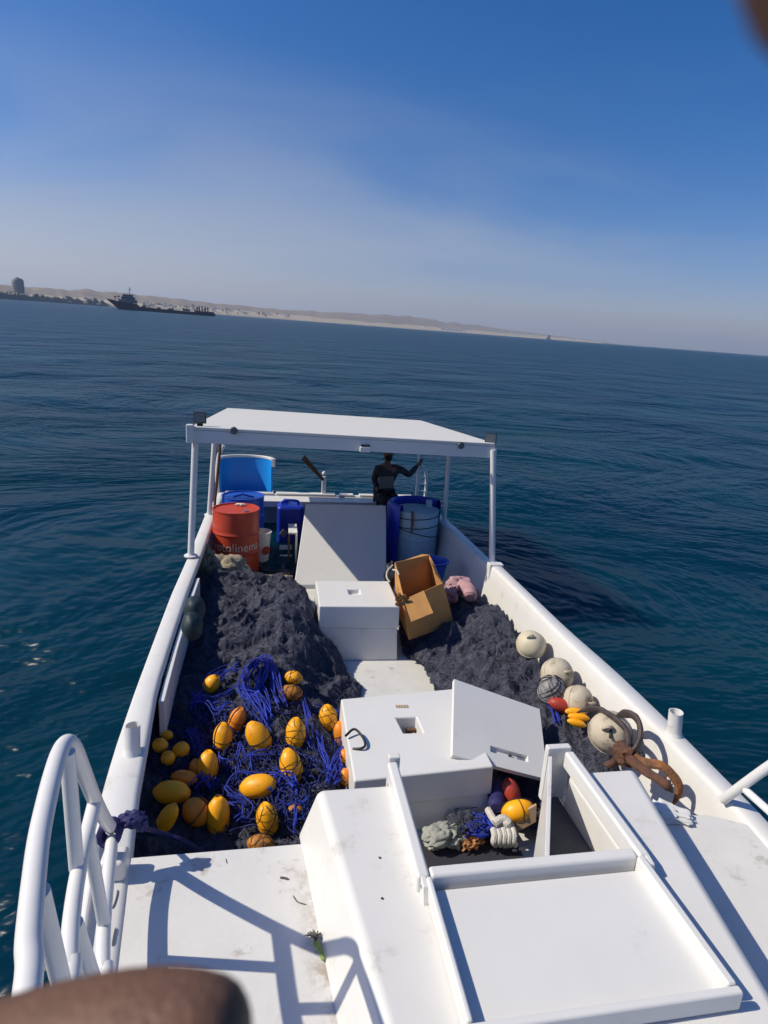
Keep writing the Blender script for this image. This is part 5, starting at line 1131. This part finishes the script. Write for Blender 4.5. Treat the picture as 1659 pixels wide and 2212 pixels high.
for u, v, sx in ((1112, 1843, .010), (1124, 1840, .006), (1131, 1839, .013)):
    a = py(u, v-6, wf-.0555); bm = NB(); lump(bm, a, (sx, .0012, .006), u, .5, 3, 2); emit('scuff_mark', bm, M['scrap'], trunk)
for k_, (cx_, cy_) in enumerate(((1416, 133), (1428, 344))):
    a = pz(*k2(cx_, cy_), ZT+.002); bm = NB(); lathe(bm, [(0, .002), (.004, .002), (.005, 0)], a, 10); tag(emit('screw_head', bm, M['dark'], origin=a), ('small black screw head on the trunk top, farther one', 'small black screw head on the trunk top, nearer one')[k_], 'screw', 'screw heads on the trunk')
th_ = thing('dried_sprig', 'frayed grey sprig with green stem lying along the trunk base', 'sprig', pz(*k2(1090, 560), .9))
bm = NB(); a = pz(*k2(1085, 565), .91)
for k_ in range(34):
    e = pz(*k2(1030+k_*2.6+rg.uniform(-8, 8), 505+abs(k_-17)*1.6+rg.uniform(-8, 30)), .905+rg.uniform(0, .02)); tube(bm, smoothpath([a, (a+e)/2+Vector((0, 0, .012)), e], 3), .0017, 4)
emit('bristles', bm, M['scrap'], th_)
bm = NB(); tube(bm, smoothpath([pz(*k2(1075, 565), .905), pz(*k2(1100, 600), .91), pz(*k2(1115, 640), .91), pz(*k2(1128, 665), .905)], 5), [.004]+[.009]*13+[.008, .003], 8, flat=.5); emit('stem', bm, M['stem'], th_)

# ================================================================ PEOPLE
def skin_object(name, joints, edges, m, parent, root=0, sub=2, loc=None):
    """joints: list of (Vector, rx, ry)"""
    org = absloc(parent) if parent else loc
    me_ = bpy.data.meshes.new(name); me_.from_pydata([tuple(Vector(j_[0])-org) for j_ in joints], edges, [])
    o = bpy.data.objects.new(name, me_); COL.objects.link(o); me_.materials.append(m)
    if parent: o.parent = parent
    else: o.location = org; BOATSET.add(o)
    o.modifiers.new('skin', 'SKIN'); sv = me_.skin_vertices[0].data
    for i, j_ in enumerate(joints): sv[i].radius = (j_[1], j_[2] if len(j_) > 2 else j_[1]); sv[i].use_root = (i == root)
    s = o.modifiers.new('sub', 'SUBSURF'); s.levels = sub; s.render_levels = sub
    o.modifiers['skin'].use_smooth_shade = True; return o
pers = thing('person', 'person in charcoal shirt with grey chest panel sitting on the stern beside the ladder pole', 'person', (1.55, 8.95, .9))
PY = 9.0
h_ = lambda u, v, dy=0: py(u, v, PY+dy)
hip = h_(831, 1066); hip.z = 1.0; nk = h_(837, 1001); chin = h_(839, 990)
shl, shr = h_(815, 1012), h_(861, 1010); ell, hal = h_(808, 1036, .03), h_(818, 1062, -.10); elr = h_(884, 1027, -.03); har = h_(906, 1000, .22)
hipl, hipr = hip+Vector((-.09, 0, 0)), hip+Vector((.09, 0, 0))
knl, knr = hip+Vector((-.02, -.42, -.02)), hip+Vector((.14, -.38, .0)); fol, for_ = knl+Vector((.04, .08, -.44)), knr+Vector((-.02, .10, -.46))
sp1 = hip+(nk-hip)*.35+Vector((0, 0, 0)); sp2 = hip+(nk-hip)*.75
J = [(hip, .12, .10), (sp1, .115, .095), (sp2, .14, .10), (nk, .05, .05), (nk+Vector((0, -.01, .06)), .05, .052), (nk+Vector((0, -.03, .13)), .075, .09), (nk+Vector((0, -.02, .22)), .08, .095), (nk+Vector((0, -.01, .28)), .05, .06),
     (shl, .052), (ell, .042), (hal, .03), (shr, .052), (elr, .042), (har, .03), (hipl, .09), (knl, .065), (fol, .045), (fol+Vector((0, -.16, -.05)), .04, .03), (hipr, .09), (knr, .065), (for_, .045), (for_+Vector((0, -.16, -.05)), .04, .03)]
EJ = [(0, 1), (1, 2), (2, 3), (3, 4), (4, 5), (5, 6), (6, 7), (2, 8), (8, 9), (9, 10), (2, 11), (11, 12), (12, 13), (0, 14), (14, 15), (15, 16), (16, 17), (0, 18), (18, 19), (19, 20), (20, 21)]
body = skin_object('body', J, EJ, M['skind'], pers)
g = 1.18
JS = [(hip+Vector((0, 0, .03)), .145, .125), (sp1, .135, .115), (sp2, .16, .12), (nk+Vector((0, 0, -.03)), .065, .065), (shl, .066), (ell, .055), (hal+(ell-hal)*.25, .042), (shr, .066), (elr, .055), (har+(elr-har)*.25, .042)]
shirt = skin_object('shirt', JS, [(0, 1), (1, 2), (2, 3), (2, 4), (4, 5), (5, 6), (2, 7), (7, 8), (8, 9)], M['shirt'], pers)
JT = [(hip+Vector((0, 0, .0)), .15, .13), (hipl, .11), (knl, .085), (fol+Vector((0, 0, .05)), .065), (hipr, .11), (knr, .085), (for_+Vector((0, 0, .05)), .065)]
skin_object('trousers', JT, [(0, 1), (1, 2), (2, 3), (0, 4), (4, 5), (5, 6)], M['trous'], pers)
# chest panel lying on the shirt
bm = NB(); rowsP = []
for j_ in range(7):
    row = []
    for i in range(9):
        u = 819+(851-819)*i/8; v = 1029+(1055-1029)*j_/6+(i-4)*-.2; p = h_(u, v, -.19-.03*(1-((i-4)/4)**2)); row.append(bm.verts.new(p))
    rowsP.append(row)
for A, B in zip(rowsP, rowsP[1:]):
    for i in range(8): bm.faces.new((A[i], A[i+1], B[i+1], B[i]))
r_ = bmesh.ops.solidify(bm, geom=bm.faces[:], thickness=.012); emit('chest_panel', bm, M['panel'], shirt)
hd = nk+Vector((0, -.02, .19))
bm = NB(); lump(bm, hd+Vector((0, .025, .045)), (.10, .115, .10), 2, .08, 3, 3); emit('hair', bm, M['hair'], pers)
bm = NB(); lump(bm, hd+Vector((0, -.06, -.085)), (.06, .05, .045), 5, .1, 3, 3); emit('beard', bm, M['hair'], pers)
bm = NB()
for s in (-1, 1): lump(bm, hd+Vector((.035*s, -.105, .01)), (.012, .008, .008), 1, 0, 1, 2)
emit('eyes', bm, M['gel'], pers)
bm = NB(); hexa(bm, [hd+Vector(p) for p in ((-.016, -.10, -.04), (.016, -.10, -.04), (.014, -.08, -.04), (-.014, -.08, -.04), (-.008, -.105, .01), (.008, -.105, .01), (.008, -.09, .01), (-.008, -.09, .01))]); v0 = bm.verts[:][0]; emit('nose', bm, M['skind'], pers, bevel=.005)
def fingers(o, pd, side, m, par, L_=.075, r=.009, curl=.6):
    pd = pd.normalized(); sd = side.normalized(); nd_ = pd.cross(sd)
    for i, (k_, l_) in enumerate(((-1.5, .9), (-.5, 1), (.5, .95), (1.5, .75))):
        b0 = o+sd*k_*.019; pts = [b0, b0+pd*L_*.4*l_, b0+pd*L_*.75*l_+nd_*L_*.25*curl, b0+pd*L_*.9*l_+nd_*L_*.55*curl]
        bm = NB(); tube(bm, smoothpath(pts, 3), [r*1.1]*4+[r]*4+[r*.8, r*.6], 8); emit('finger', bm, m, par)
    bm = NB(); b0 = o-sd*.03-pd*.02; tube(bm, smoothpath([b0, b0-sd*.025+pd*.025, b0-sd*.03+pd*.055+nd_*.02], 3), [r*1.3]*3+[r*1.1]*3+[r*.7], 8); emit('thumb', bm, m, par)
fingers(har+(har-elr).normalized()*.03, (har-elr), Vector((0, .6, .8)), M['skind'], pers); fingers(hal+Vector((0, 0, -.03)), Vector((0, -.2, -1)), Vector((0, 1, -.2)), M['skind'], pers)

# the photographer's hands near the lens ---------------------------------------
def cpt(u, v, d): return Vector(CAM + (R @ np.array([(u-CX)/F, (v-CY)/F, 1.0]))*d)
def hand(label, tip_path, radii, others, palm, name='hand'):
    base = palm[0]
    o_ = thing(name, label, 'hand', base, 'hands of the photographer')
    J = [(palm[0], palm[1], palm[2])]; E_ = []
    for path, rad in [(tip_path, radii)]+others:
        last = 0
        for p_, r_ in zip(path, rad): J.append((p_, r_)); E_.append((last, len(J)-1)); last = len(J)-1
    skin_object('skin', J, E_, M['skin'], o_, 0, 2)
hz_ = .075
hand('blurred brown finger of the photographer crossing the lower left corner', [cpt(-420, 2480, .085), cpt(-60, 2400, .080), cpt(200, 2330, .077), cpt(420, 2318, .075), cpt(530, 2345, .074)], [.0125, .0125, .0125, .0125, .0095],
     [([cpt(-420, 2900, .09), cpt(100, 2850, .088), cpt(420, 2860, .09)], [.011, .0105, .008]), ([cpt(-430, 3300, .095), cpt(60, 3300, .095), cpt(360, 3320, .095)], [.011, .010, .008]), ([cpt(-450, 3700, .10), cpt(0, 3750, .10), cpt(220, 3760, .10)], [.010, .009, .007]), ([cpt(-700, 2300, .12), cpt(-500, 2150, .13), cpt(-380, 2080, .14)], [.012, .011, .008])],
     (cpt(-900, 3000, .10), .03, .018))
hand('dark blurred fingertip of the photographer at the upper right corner', [cpt(2500, -700, .03), cpt(2200, -420, .026), cpt(1900, -200, .023), cpt(1800, -140, .0225)], [.007, .0068, .0064, .0055],
     [([cpt(3600, 300, .03), cpt(3300, 500, .028), cpt(3200, 600, .028)], [.007, .0065, .005]), ([cpt(3700, 1200, .03), cpt(3400, 1300, .03), cpt(3250, 1320, .03)], [.007, .0065, .005]), ([cpt(3700, 2000, .03), cpt(3400, 2050, .03), cpt(3250, 2050, .03)], [.006, .006, .005]), ([cpt(3300, -900, .045), cpt(2800, -1300, .05), cpt(2500, -1500, .05)], [.007, .0065, .005])],
     (cpt(4600, 600, .035), .026, .013))
# put everything built in the boat's frame into the world
bpy.context.view_layer.update()
for o in BOATSET: o.matrix_world = BOAT @ o.matrix_world
